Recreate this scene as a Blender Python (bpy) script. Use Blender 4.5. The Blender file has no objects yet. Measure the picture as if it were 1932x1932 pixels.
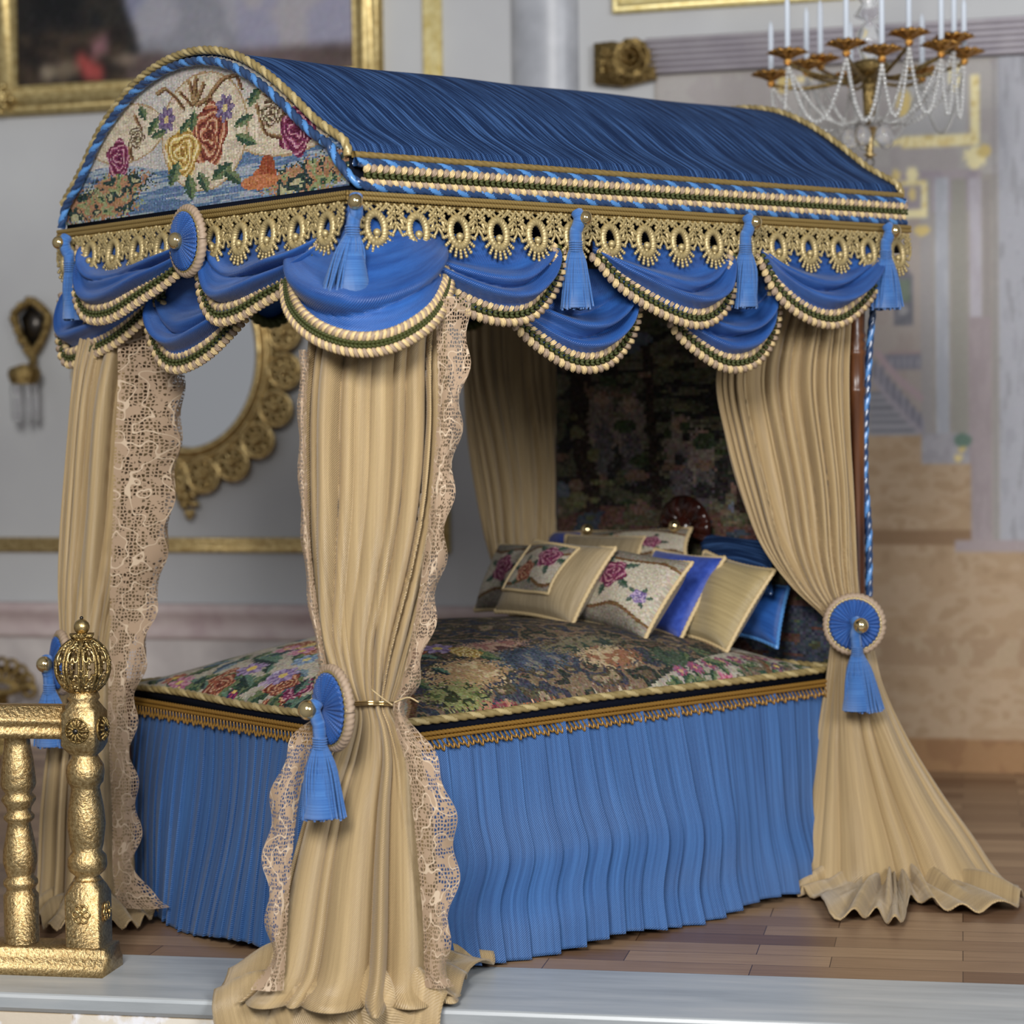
import bpy, math, random
import numpy as np
from mathutils import Vector, Matrix

random.seed(7)
rng = np.random.default_rng(7)
S = bpy.context.scene
COL = S.collection

# ------------------------------------------------------------------ camera, world, lights, exposure
F = 4300.0
TH = math.radians(49.5)
DV = np.array([math.cos(TH), math.sin(TH), 0.0])
RV = np.array([math.sin(TH), -math.cos(TH), 0.0])
UP = np.array([0.0, 0.0, 1.0])
CAM = -6.5 * DV + 0.444 * RV + 1.68 * UP
PITCH = -math.atan(196 / F); ROLL = -0.015
dd = DV * math.cos(PITCH) + UP * math.sin(PITCH)
uu = np.cross(RV, dd)
r2 = RV * math.cos(ROLL) + uu * math.sin(ROLL)
u2 = uu * math.cos(ROLL) - RV * math.sin(ROLL)
cam = bpy.data.cameras.new('camera'); camo = bpy.data.objects.new('camera', cam); COL.objects.link(camo)
camo.matrix_world = Matrix([[r2[0], u2[0], -dd[0], CAM[0]], [r2[1], u2[1], -dd[1], CAM[1]], [r2[2], u2[2], -dd[2], CAM[2]], [0, 0, 0, 1]])
cam.sensor_width = 36; cam.lens = F / 1932 * 36
cam.clip_start = 0.05; cam.clip_end = 60
cam.dof.use_dof = True; cam.dof.focus_distance = 6.85; cam.dof.aperture_fstop = 1.7
S.camera = camo

w = bpy.data.worlds.new('world'); S.world = w; w.use_nodes = True
wt = w.node_tree; wt.nodes.clear()
wo = wt.nodes.new('ShaderNodeOutputWorld'); bg = wt.nodes.new('ShaderNodeBackground')
wtc = wt.nodes.new('ShaderNodeTexCoord'); wdot = wt.nodes.new('ShaderNodeVectorMath'); wdot.operation = 'DOT_PRODUCT'
ld = -DV * 0.90 - RV * 0.35 + UP * 0.28; ld = ld / np.linalg.norm(ld)
wdot.inputs[1].default_value = tuple(ld)
wr = wt.nodes.new('ShaderNodeValToRGB')
wr.color_ramp.elements[0].position = 0.0; wr.color_ramp.elements[0].color = (0.10, 0.10, 0.11, 1)
wr.color_ramp.elements[1].position = 1.0; wr.color_ramp.elements[1].color = (0.80, 0.82, 0.86, 1)
wm = wt.nodes.new('ShaderNodeMapRange'); wm.inputs[1].default_value = -0.6; wm.inputs[2].default_value = 1.0
wt.links.new(wtc.outputs['Generated'], wdot.inputs[0]); wt.links.new(wdot.outputs['Value'], wm.inputs[0])
wt.links.new(wm.outputs[0], wr.inputs[0]); wt.links.new(wr.outputs[0], bg.inputs[0]); bg.inputs[1].default_value = 0.38
wt.links.new(bg.outputs[0], wo.inputs[0])

def area(name, loc, target, sx, sy, power, color):
    l = bpy.data.lights.new(name, 'AREA'); l.shape = 'RECTANGLE'; l.size = sx; l.size_y = sy; l.energy = power; l.color = color
    o = bpy.data.objects.new(name, l); COL.objects.link(o); o.location = Vector(loc)
    o.rotation_euler = (Vector(target) - Vector(loc)).to_track_quat('-Z', 'Y').to_euler()
    return o
KEY = CAM - DV * 0.6 - RV * 1.3 + UP * 2.9
area('window_light', KEY, (0.9, 0.6, 1.2), 1.9, 2.2, 600, (1.0, 0.985, 0.96))
area('fill_light_right', CAM - DV * 0.5 + RV * 3.6 + UP * 2.0, (2.4, 0.2, 1.2), 2.2, 2.2, 430, (0.95, 0.97, 1.0))  # added fill lamp, brightens the backdrop side; no window behind it

S.view_settings.view_transform = 'Standard'; S.view_settings.look = 'None'
S.view_settings.exposure = 0.0; S.view_settings.gamma = 1.0; S.view_settings.use_curve_mapping = False
S.cycles.use_denoising = True
S.cycles.max_bounces = 6; S.cycles.transparent_max_bounces = 12

# ------------------------------------------------------------------ measuring helpers
def ray(px, py):
    return dd + r2 * ((px - 966) / F) - u2 * ((py - 966) / F)
def at_depth(px, py, dep):
    v = ray(px, py); return CAM + v * (dep / v.dot(DV))
def hit(px, py, p0, n):
    v = ray(px, py); n = np.asarray(n, float); return CAM + v * (np.dot(np.asarray(p0) - CAM, n) / np.dot(v, n))
def V(*a): return np.array(a, float)
def nrm(v): v = np.asarray(v, float); return v / (np.linalg.norm(v) + 1e-12)
def lin(c):
    c = np.asarray(c, float) / 255.0
    return np.where(c <= 0.04045, c / 12.92, ((c + 0.055) / 1.055) ** 2.4)
def L4(*c): return tuple(lin(c)) + (1.0,)

# ------------------------------------------------------------------ materials
def mat(name):
    m = bpy.data.materials.new(name); m.use_nodes = True
    nt = m.node_tree; b = nt.nodes['Principled BSDF']; return m, nt, b
def N(nt, t, **k):
    n = nt.nodes.new(t)
    for a, v in k.items(): setattr(n, a, v)
    return n
def ramp(nt, fac, stops):
    r = N(nt, 'ShaderNodeValToRGB'); e = r.color_ramp.elements
    e[0].position = stops[0][0]; e[0].color = stops[0][1]
    e[1].position = stops[-1][0]; e[1].color = stops[-1][1]
    for p, c in stops[1:-1]:
        x = e.new(p); x.color = c
    nt.links.new(fac, r.inputs[0]); return r.outputs[0]
def uvmap(nt, sx, sy, sz=1, obj=False):
    tc = N(nt, 'ShaderNodeTexCoord'); mp = N(nt, 'ShaderNodeMapping'); mp.inputs['Scale'].default_value = (sx, sy, sz)
    nt.links.new(tc.outputs['Object' if obj else 'UV'], mp.inputs[0]); return mp.outputs[0]
def noise(nt, vec, scale, detail=3, rough=.5):
    n = N(nt, 'ShaderNodeTexNoise'); n.inputs['Scale'].default_value = scale; n.inputs['Detail'].default_value = detail; n.inputs['Roughness'].default_value = rough
    nt.links.new(vec, n.inputs['Vector']); return n.outputs[0]
def bump(nt, b, h, strength, dist):
    n = N(nt, 'ShaderNodeBump'); n.inputs['Strength'].default_value = strength; n.inputs['Distance'].default_value = dist
    nt.links.new(h, n.inputs['Height']); nt.links.new(n.outputs[0], b.inputs['Normal']); return n
def simple(name, c, rough=.6, metal=0, spec=.5):
    m, nt, b = mat(name); b.inputs['Base Color'].default_value = L4(*c); b.inputs['Roughness'].default_value = rough
    b.inputs['Metallic'].default_value = metal; b.inputs['Specular IOR Level'].default_value = spec; return m
def twill(nt, freq):
    """fine diagonal weave height from the cloth's UV in metres"""
    v = uvmap(nt, 1, 1)
    w1 = N(nt, 'ShaderNodeTexWave', wave_type='BANDS', bands_direction='DIAGONAL'); w1.inputs['Scale'].default_value = freq
    w1.inputs['Distortion'].default_value = .6; w1.inputs['Detail'].default_value = 1
    nt.links.new(v, w1.inputs[0]); return w1.outputs[1]
def silk(name, dark, light, rough=.45, sx=60, sy=2.5, freq=90, sheen=.3, lo=.35, hi=.75):
    """slubbed silk: long streaks along V"""
    m, nt, b = mat(name)
    n1 = noise(nt, uvmap(nt, sx, sy), 1.0, 5, .65)
    c = ramp(nt, n1, [(lo, L4(*dark)), (hi, L4(*light))])
    nt.links.new(c, b.inputs['Base Color'])
    b.inputs['Roughness'].default_value = rough; b.inputs['Sheen Weight'].default_value = sheen
    b.inputs['Sheen Roughness'].default_value = .4
    t = twill(nt, freq); ad = N(nt, 'ShaderNodeMath', operation='MULTIPLY_ADD'); nt.links.new(n1, ad.inputs[0]); ad.inputs[1].default_value = 1.3
    nt.links.new(t, ad.inputs[2]); bump(nt, b, ad.outputs[0], .55, .003)
    return m
def gold(name, a=(190, 140, 50), c=(255, 222, 140), rough=.28, bs=60, bstr=.35, bd=.004, metal=.95):
    m, nt, b = mat(name)
    v = uvmap(nt, 1, 1, 1, True)
    n1 = noise(nt, v, bs, 4, .6)
    nt.links.new(ramp(nt, n1, [(.3, L4(*a)), (.7, L4(*c))]), b.inputs['Base Color'])
    b.inputs['Metallic'].default_value = metal; b.inputs['Roughness'].default_value = rough
    bump(nt, b, n1, bstr, bd); return m
def stitched(name, rough=.85, bstr=.5):
    """needlepoint: colour lives on the stitches, the node tree adds yarn relief"""
    m, nt, b = mat(name)
    a = N(nt, 'ShaderNodeVertexColor'); a.layer_name = 'Stitch'
    nt.links.new(a.outputs[0], b.inputs['Base Color']); b.inputs['Roughness'].default_value = rough
    b.inputs['Specular IOR Level'].default_value = .2
    v = uvmap(nt, 1, 1)
    c = N(nt, 'ShaderNodeTexVoronoi'); c.inputs['Scale'].default_value = 1.0; c.inputs['Randomness'].default_value = .25; nt.links.new(v, c.inputs['Vector'])
    iv = N(nt, 'ShaderNodeMath', operation='SUBTRACT'); iv.inputs[0].default_value = 1.0; nt.links.new(c.outputs[0], iv.inputs[1])
    bump(nt, b, iv.outputs[0], bstr, .003); return m
def lace_mat(name, c, cd, scale=115):
    m, nt, b = mat(name)
    b.inputs['Base Color'].default_value = L4(*c); b.inputs['Roughness'].default_value = .8
    v = uvmap(nt, 1, .75)
    vo = N(nt, 'ShaderNodeTexVoronoi', feature='DISTANCE_TO_EDGE'); vo.inputs['Scale'].default_value = scale; vo.inputs['Randomness'].default_value = .45
    nt.links.new(v, vo.inputs['Vector'])
    lt = N(nt, 'ShaderNodeMath', operation='LESS_THAN'); nt.links.new(vo.outputs[0], lt.inputs[0]); lt.inputs[1].default_value = .17
    n1 = noise(nt, v, 26, 2); g1 = N(nt, 'ShaderNodeMath', operation='GREATER_THAN'); nt.links.new(n1, g1.inputs[0]); g1.inputs[1].default_value = .56
    # raised cordonnet: thin contour of a noise field
    n2 = noise(nt, v, 17, 1); s = N(nt, 'ShaderNodeMath', operation='SUBTRACT'); nt.links.new(n2, s.inputs[0]); s.inputs[1].default_value = .5
    ab = N(nt, 'ShaderNodeMath', operation='ABSOLUTE'); nt.links.new(s.outputs[0], ab.inputs[0])
    l2 = N(nt, 'ShaderNodeMath', operation='LESS_THAN'); nt.links.new(ab.outputs[0], l2.inputs[0]); l2.inputs[1].default_value = .012
    mx = N(nt, 'ShaderNodeMath', operation='MAXIMUM'); nt.links.new(lt.outputs[0], mx.inputs[0]); nt.links.new(g1.outputs[0], mx.inputs[1])
    mx2 = N(nt, 'ShaderNodeMath', operation='MAXIMUM'); nt.links.new(mx.outputs[0], mx2.inputs[0]); nt.links.new(l2.outputs[0], mx2.inputs[1])
    mc = N(nt, 'ShaderNodeMix', data_type='RGBA'); nt.links.new(l2.outputs[0], mc.inputs[0]); mc.inputs[6].default_value = L4(*cd); mc.inputs[7].default_value = L4(*c)
    nt.links.new(mc.outputs[2], b.inputs['Base Color']); nt.links.new(mx2.outputs[0], b.inputs['Alpha'])
    bump(nt, b, l2.outputs[0], .6, .006)
    return m

M = {}
M['roof'] = silk('shaded_blue_slub_silk', (18, 40, 76), (84, 124, 184), .75, 95, 2.2, 60, .0, .46, .76)  # skirt silk made darker: weaker light on the vault top painted into the colour
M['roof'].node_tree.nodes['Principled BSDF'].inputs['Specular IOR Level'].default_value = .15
M['blue'] = silk('blue_silk', (20, 60, 124), (48, 100, 174), .45, 30, 3, 95, .10, .3, .75)
M['skirt'] = silk('skirt_blue_silk', (28, 64, 114), (64, 112, 172), .55, 80, 1.3, 95, .10, .25, .8)
M['blue_thread'] = silk('blue_thread', (40, 88, 156), (86, 138, 200), .5, 260, 2, 200, .2)
M['cobalt'] = silk('cobalt_satin', (42, 64, 146), (62, 90, 182), .35, 40, 40, 95, .2)
M['navycord'] = simple('navy_cord', (34, 60, 98), .25, 0, 1.0)
M['skycord_glint'] = simple('sky_cord_glint', (78, 130, 188), .3, 0, .9)  # pillow cord; in blue ropes a pale strand paints the satin highlights
M['cordcream'] = simple('cream_cord', (196, 172, 128), .6)
M['cordgold'] = simple('gold_cord', (156, 136, 88), .35, .25, .8)
M['cordpale'] = simple('pale_gold_cord', (190, 170, 120), .35, .15, .8)
M['cordbrass'] = simple('brass_braid', (156, 116, 50), .38, .45, .7)
M['lacegold'] = simple('gold_crochet', (174, 154, 106), .42, .35, .8)
M['laceband'] = simple('bronze_braid', (140, 116, 66), .5, .3, .6)
M['taupe'] = simple('taupe_yarn', (158, 136, 114), .6, 0, .5)
M['cream'] = simple('cream_yarn', (208, 182, 132), .55, 0, .5)
M['green'] = simple('olive_yarn', (62, 66, 26), .6, 0, .4)
M['curtain'] = silk('champagne_silk', (146, 122, 86), (190, 164, 120), .42, 50, 1.2, 95, .2, .25, .75)
M['satin'] = silk('champagne_satin', (150, 132, 92), (184, 164, 120), .3, 90, 3, 95, .2)
M['champ'] = silk('pale_gold_taffeta', (142, 124, 92), (180, 160, 126), .4, 5, 120, 90, .2)
M['lace'] = lace_mat('beige_lace', (190, 168, 142), (158, 133, 108))
M['gold'] = gold('gilt', (158, 128, 76), (226, 202, 146), .33, 45, .5, .006)
M['leaf'] = gold('gold_leaf', (150, 120, 74), (214, 188, 138), .36, 110, .8, .004)
M['brass'] = gold('brass_bead', (214, 186, 130), (236, 214, 164), .07, 5, .0, .0)
M['oldgold'] = gold('antique_gold', (84, 66, 36), (196, 168, 110), .36, 70, .8, .01)
M['framegold'] = gold('frame_gold', (166, 140, 88), (226, 206, 148), .42, 30, .3, .004)
M['palegold'] = gold('pale_gold_moulding', (220, 196, 120), (255, 240, 180), .38, 30, .2, .003, .6)
M['steel'] = simple('dark_steel', (70, 66, 62), .3, .9)
M['stitch'] = stitched('needlepoint')
M['print'] = stitched('printed_canvas', .6, 0.0)
M['candle'] = simple('white_candle', (205, 212, 222), .45)
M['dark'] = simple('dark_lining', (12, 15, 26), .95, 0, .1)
M['crystal'] = simple('cut_crystal', (206, 206, 204), .08, .35, 1.0)
M['cupgold'] = gold('reddish_gilt', (120, 76, 30), (222, 170, 92), .3, 60, .6, .006)
m, nt, b = mat('clear_glass'); b.inputs['Base Color'].default_value = (.93, .93, .94, 1); b.inputs['Roughness'].default_value = .05; b.inputs['Transmission Weight'].default_value = .9; b.inputs['IOR'].default_value = 1.35; M['glass'] = m
m, nt, b = mat('mirror_glass'); b.inputs['Base Color'].default_value = (.82, .83, .84, 1); b.inputs['Metallic'].default_value = 1; b.inputs['Roughness'].default_value = .04; M['mirror'] = m
# turned wood
m, nt, b = mat('walnut'); n1 = noise(nt, uvmap(nt, 30, 30, 3, True), 1, 5); nt.links.new(ramp(nt, n1, [(.3, L4(58, 30, 15)), (.7, L4(112, 68, 36))]), b.inputs['Base Color']); b.inputs['Roughness'].default_value = .3; M['wood'] = m
m, nt, b = mat('dark_mahogany'); n1 = noise(nt, uvmap(nt, 20, 20, 20, True), 1, 5); nt.links.new(ramp(nt, n1, [(.3, L4(30, 12, 9)), (.7, L4(62, 28, 20))]), b.inputs['Base Color']); b.inputs['Roughness'].default_value = .2; M['mahogany'] = m
# walls
def wallmat(name, c1, c2, sc=1.2, rough=.75):
    m, nt, b = mat(name); n1 = noise(nt, uvmap(nt, 1, 1, 1, True), sc, 4); nt.links.new(ramp(nt, n1, [(.3, L4(*c1)), (.7, L4(*c2))]), b.inputs['Base Color']); b.inputs['Roughness'].default_value = rough; return m
M['wall'] = wallmat('grey_silk_wall', (176, 176, 178), (188, 189, 189))
M['dado'] = wallmat('veined_marble_dado', (176, 168, 166), (204, 196, 192), 5)
M['rail'] = wallmat('rose_marble', (176, 156, 156), (196, 182, 178), 8)
M['crown'] = wallmat('mauve_cornice', (174, 167, 176), (188, 182, 188), 8)
M['pilaster'] = wallmat('grey_pilaster', (150, 152, 158), (176, 178, 184), 6, .35)
# parquet
m, nt, b = mat('parquet'); v = uvmap(nt, 1, 1)
br = N(nt, 'ShaderNodeTexBrick'); br.inputs['Scale'].default_value = 1; br.inputs['Brick Width'].default_value = .62; br.inputs['Row Height'].default_value = .13
br.inputs['Mortar Size'].default_value = .0015; br.inputs['Color1'].default_value = L4(168, 138, 108); br.inputs['Color2'].default_value = L4(112, 82, 60); br.inputs['Mortar'].default_value = L4(70, 50, 36); br.inputs['Bias'].default_value = -.1
br.offset = .37; nt.links.new(v, br.inputs[0])
n1 = noise(nt, uvmap(nt, 3, 40), 1, 5, .6)
mx = N(nt, 'ShaderNodeMix', data_type='RGBA', blend_type='MULTIPLY'); mx.inputs[0].default_value = .7
nt.links.new(br.outputs[0], mx.inputs[6]); nt.links.new(ramp(nt, n1, [(.25, (.55, .5, .46, 1)), (.75, (1, 1, 1, 1))]), mx.inputs[7]); nt.links.new(mx.outputs[2], b.inputs['Base Color']); b.inputs['Roughness'].default_value = .38; M['parquet'] = m
# marble
m, nt, b = mat('white_marble'); n1 = noise(nt, uvmap(nt, .8, 7), 1.6, 6, .62)
nt.links.new(ramp(nt, n1, [(.25, L4(146, 150, 152)), (.5, L4(170, 174, 176)), (.8, L4(194, 194, 192))]), b.inputs['Base Color']); b.inputs['Roughness'].default_value = .34; M['marble'] = m
m, nt, b = mat('stone_blocks'); br = N(nt, 'ShaderNodeTexBrick'); br.inputs['Scale'].default_value = 1; br.inputs['Brick Width'].default_value = .26; br.inputs['Row Height'].default_value = .2; br.inputs['Mortar Size'].default_value = .006
br.inputs['Color1'].default_value = L4(214, 206, 192); br.inputs['Color2'].default_value = L4(198, 184, 164); br.inputs['Mortar'].default_value = L4(176, 158, 132)
nt.links.new(uvmap(nt, 1, 1), br.inputs[0]); n1 = noise(nt, uvmap(nt, 9, 9), 1, 5); mx = N(nt, 'ShaderNodeMix', data_type='RGBA'); nt.links.new(ramp(nt, n1, [(.5, (0, 0, 0, 1)), (.58, (1, 1, 1, 1))]), mx.inputs[0])
nt.links.new(br.outputs[0], mx.inputs[6]); mx.inputs[7].default_value = L4(226, 224, 226); nt.links.new(mx.outputs[2], b.inputs['Base Color']); b.inputs['Roughness'].default_value = .7; bump(nt, b, n1, .5, .01); M['stone'] = m

# ------------------------------------------------------------------ mesh builder
def frames(P, up=None):
    P = np.asarray(P, float); n = len(P)
    T = np.gradient(P, axis=0); T /= np.linalg.norm(T, axis=1)[:, None] + 1e-12
    a = np.array(up, float) if up is not None else (V(0, 0, 1) if abs(T[0][2]) < .9 else V(1, 0, 0))
    A = np.zeros_like(P); x = nrm(a - T[0] * a.dot(T[0])); A[0] = x
    for i in range(1, n):
        x = x - T[i] * x.dot(T[i]); x = nrm(x); A[i] = x
    return T, A, np.cross(T, A)
def resample(P, step):
    P = np.asarray(P, float); d = np.r_[0, np.cumsum(np.linalg.norm(np.diff(P, axis=0), axis=1))]
    n = max(2, int(round(d[-1] / step)) + 1); s = np.linspace(0, d[-1], n)
    return np.stack([np.interp(s, d, P[:, k]) for k in range(P.shape[1])], 1)
def smooth(P, k=3):
    """Catmull-Rom through the given points"""
    P = np.asarray(P, float); Q = np.vstack([2 * P[0] - P[1], P, 2 * P[-1] - P[-2]]); out = []
    for i in range(1, len(Q) - 2):
        for j in range(k):
            t = j / k; p0, p1, p2, p3 = Q[i - 1], Q[i], Q[i + 1], Q[i + 2]
            out.append(.5 * (2 * p1 + (p2 - p0) * t + (2 * p0 - 5 * p1 + 4 * p2 - p3) * t * t + (3 * p1 - p0 - 3 * p2 + p3) * t ** 3))
    out.append(P[-1]); return np.array(out)

class MB:
    def __init__(s): s.v = []; s.n = 0; s.f = []; s.m = []; s.uv = []; s.col = None; s.mats = []
    def mi(s, m):
        if m not in s.mats: s.mats.append(m)
        return s.mats.index(m)
    def add(s, verts, faces, m, uv=None):
        verts = np.asarray(verts, float).reshape(-1, 3); k = s.mi(m)
        s.v.append(verts); s.uv.append(np.zeros((len(verts), 2)) if uv is None else np.asarray(uv, float).reshape(-1, 2))
        for f in faces: s.f.append(tuple(i + s.n for i in f)); s.m.append(k)
        s.n += len(verts); return s
    def grid(s, P, m, uv=None, cu=False, cv=False):
        P = np.asarray(P, float); a, b = P.shape[:2]
        F_ = []
        for i in range(a if cu else a - 1):
            i2 = (i + 1) % a
            for j in range(b if cv else b - 1):
                j2 = (j + 1) % b
                F_.append((i * b + j, i2 * b + j, i2 * b + j2, i * b + j2))
        if uv is None:
            du = np.linalg.norm(np.diff(P, axis=0), axis=2).mean(1); dv = np.linalg.norm(np.diff(P, axis=1), axis=2).mean(0)
            U, W_ = np.meshgrid(np.r_[0, np.cumsum(du)], np.r_[0, np.cumsum(dv)], indexing='ij'); uv = np.stack([U, W_], -1)
        return s.add(P.reshape(-1, 3), F_, m, np.asarray(uv).reshape(-1, 2))
    def tube(s, P, r, m, n=8, cap=True, closed=False, up=None):
        P = np.asarray(P, float); T, A, B = frames(P, up); r = np.broadcast_to(np.asarray(r, float), (len(P),))
        th = np.linspace(0, 2 * math.pi, n, endpoint=False)
        G = P[:, None] + r[:, None, None] * (np.cos(th)[None, :, None] * A[:, None] + np.sin(th)[None, :, None] * B[:, None])
        base = s.n; s.grid(G, m, cu=closed, cv=True)
        if cap and not closed:
            k = s.mi(m); s.f.append(tuple(base + i for i in range(n))[::-1]); s.m.append(k); e = base + (len(P) - 1) * n
            s.f.append(tuple(e + i for i in range(n))); s.m.append(k)
        return s
    def rope(s, P, R, pitch, m, lobes=3, per=7, n=15, closed=False, m2=None):
        P = resample(P, pitch / per); T, A, B = frames(P); d = np.r_[0, np.cumsum(np.linalg.norm(np.diff(P, axis=0), axis=1))]
        th = np.linspace(0, 2 * math.pi, n, endpoint=False); ph = 2 * math.pi * d / (pitch * lobes)
        q = np.abs(np.cos(lobes / 2 * (th[None] - ph[:, None]))) ; rr = R * (.62 + .38 * q ** .6)
        G = P[:, None] + rr[..., None] * (np.cos(th)[None, :, None] * A[:, None] + np.sin(th)[None, :, None] * B[:, None])
        base = s.n; m0 = len(s.m); s.grid(G, m, cv=True); k = s.mi(m)
        if m2 is not None:
            k2 = s.mi(m2); sid = np.floor((th[None] - ph[:, None]) / (2 * math.pi) * lobes + .5).astype(int) % lobes; a_ = sid[:-1].reshape(-1)
            for i_ in np.nonzero(a_ == 0)[0]: s.m[m0 + i_] = k2
        s.f.append(tuple(base + i for i in range(n))[::-1]); s.m.append(k); e = base + (len(P) - 1) * n
        s.f.append(tuple(e + i for i in range(n))); s.m.append(k); return s
    def lathe(s, prof, c, m, n=24, ax=None, lobes=None, lamp=0):
        """prof: (radius, height) pairs around axis ax from c"""
        ax = V(0, 0, 1) if ax is None else nrm(ax); a = V(1, 0, 0) if abs(ax[0]) < .9 else V(0, 1, 0)
        A = nrm(a - ax * a.dot(ax)); B = np.cross(ax, A); th = np.linspace(0, 2 * math.pi, n, endpoint=False)
        p = np.asarray(prof, float); rm = np.ones(n) if not lobes else 1 + lamp * np.cos(lobes * th)
        G = np.asarray(c, float) + p[:, 1][:, None, None] * ax + (p[:, 0][:, None] * rm[None])[..., None] * (np.cos(th)[None, :, None] * A + np.sin(th)[None, :, None] * B)
        base = s.n; s.grid(G, m, cv=True); k = s.mi(m)
        if p[0, 0] > 1e-4: s.f.append(tuple(base + i for i in range(n))[::-1]); s.m.append(k)
        if p[-1, 0] > 1e-4: s.f.append(tuple(base + (len(p) - 1) * n + i for i in range(n))); s.m.append(k)
        return s
    def ball(s, c, r, m, n=10, axes=None):
        r = np.broadcast_to(np.asarray(r, float), (3,)); A = np.eye(3) if axes is None else np.asarray(axes)
        k = max(4, n // 2 + 1); ph = np.linspace(0, math.pi, k); th = np.linspace(0, 2 * math.pi, n, endpoint=False)
        ph[0] += .02; ph[-1] -= .02
        X = np.stack([np.sin(ph)[:, None] * np.cos(th), np.sin(ph)[:, None] * np.sin(th), np.cos(ph)[:, None] * np.ones(n)], -1) * r
        base = s.n; s.grid(np.asarray(c) + X @ A, m, cv=True); kk = s.mi(m)
        s.f.append(tuple(base + i for i in range(n))); s.m.append(kk)
        s.f.append(tuple(base + (k - 1) * n + i for i in range(n))[::-1]); s.m.append(kk)
        return s
    def box(s, c, h, m, A=None):
        A = np.eye(3) if A is None else np.asarray(A); c = np.asarray(c, float)
        vs = [c + (np.array([x, y, z]) * h) @ A for x in (-1, 1) for y in (-1, 1) for z in (-1, 1)]
        return s.add(vs, [(0, 1, 3, 2), (4, 6, 7, 5), (0, 4, 5, 1), (2, 3, 7, 6), (0, 2, 6, 4), (1, 5, 7, 3)], m)
    def prism(s, poly, d, m):
        """planar polygon (world points) extruded by vector d"""
        poly = np.asarray(poly, float); n = len(poly); vs = np.vstack([poly, poly + d])
        return s.add(vs, [tuple(range(n))[::-1], tuple(range(n, 2 * n))] + [(i, (i + 1) % n, (i + 1) % n + n, i + n) for i in range(n)], m)
    def extrude(s, prof2, a, b, e, f, m):
        """2-D profile (along e and f) swept from point a to point b"""
        p = np.asarray(prof2, float); G = np.stack([np.asarray(q) + p[:, :1] * e + p[:, 1:] * f for q in (a, b)])
        base = s.n; s.grid(G, m, cv=True); n = len(p); k = s.mi(m)
        s.f.append(tuple(base + i for i in range(n))); s.m.append(k); s.f.append(tuple(base + n + i for i in range(n))[::-1]); s.m.append(k); return s
    def build(s, name, parent=None, flat=False, label=None, thick=0, at=None):
        me = bpy.data.meshes.new(name); Vv = np.vstack(s.v)
        root = None
        if parent is not None:
            root = parent
            off = np.zeros(3); q = parent
            while q is not None: off += np.array(q.location); q = q.parent
        else:
            off = np.asarray(at, float) if at is not None else V((Vv[:, 0].min() + Vv[:, 0].max()) / 2, (Vv[:, 1].min() + Vv[:, 1].max()) / 2, Vv[:, 2].min())
        me.from_pydata((Vv - off).tolist(), [], s.f)
        for m_ in s.mats: me.materials.append(m_)
        me.polygons.foreach_set('material_index', s.m); me.polygons.foreach_set('use_smooth', [not flat] * len(s.f))
        ul = me.uv_layers.new(name='UVMap'); li = np.zeros(len(me.loops), int); me.loops.foreach_get('vertex_index', li)
        ul.data.foreach_set('uv', np.vstack(s.uv)[li].ravel())
        if s.col is not None:
            dom, c = s.col
            at_ = me.color_attributes.new(name='Stitch', type='FLOAT_COLOR', domain=dom)
            if dom == 'CORNER': c = np.repeat(c, 4, axis=0)
            full = np.ones((len(c), 4), np.float32); full[:, :3] = c; at_.data.foreach_set('color', full.ravel())
        me.update(); me.validate()
        o = bpy.data.objects.new(name, me); COL.objects.link(o)
        if parent is not None: o.parent = parent
        else: o.location = off
        if label: o['label'] = label
        if thick:
            md = o.modifiers.new('thickness', 'SOLIDIFY'); md.thickness = thick; md.offset = 0
        return o
def thing(name, label, cat, loc, group=None):
    o = bpy.data.objects.new(name, None); COL.objects.link(o); o.location = Vector(loc); o.empty_display_size = .1
    return tag(o, label, cat, group)
def tag(o, label=None, cat=None, group=None, kind=None):
    if label: o['label'] = label
    if cat: o['category'] = cat
    if group: o['group'] = group
    if kind: o['kind'] = kind
    return o

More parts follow.
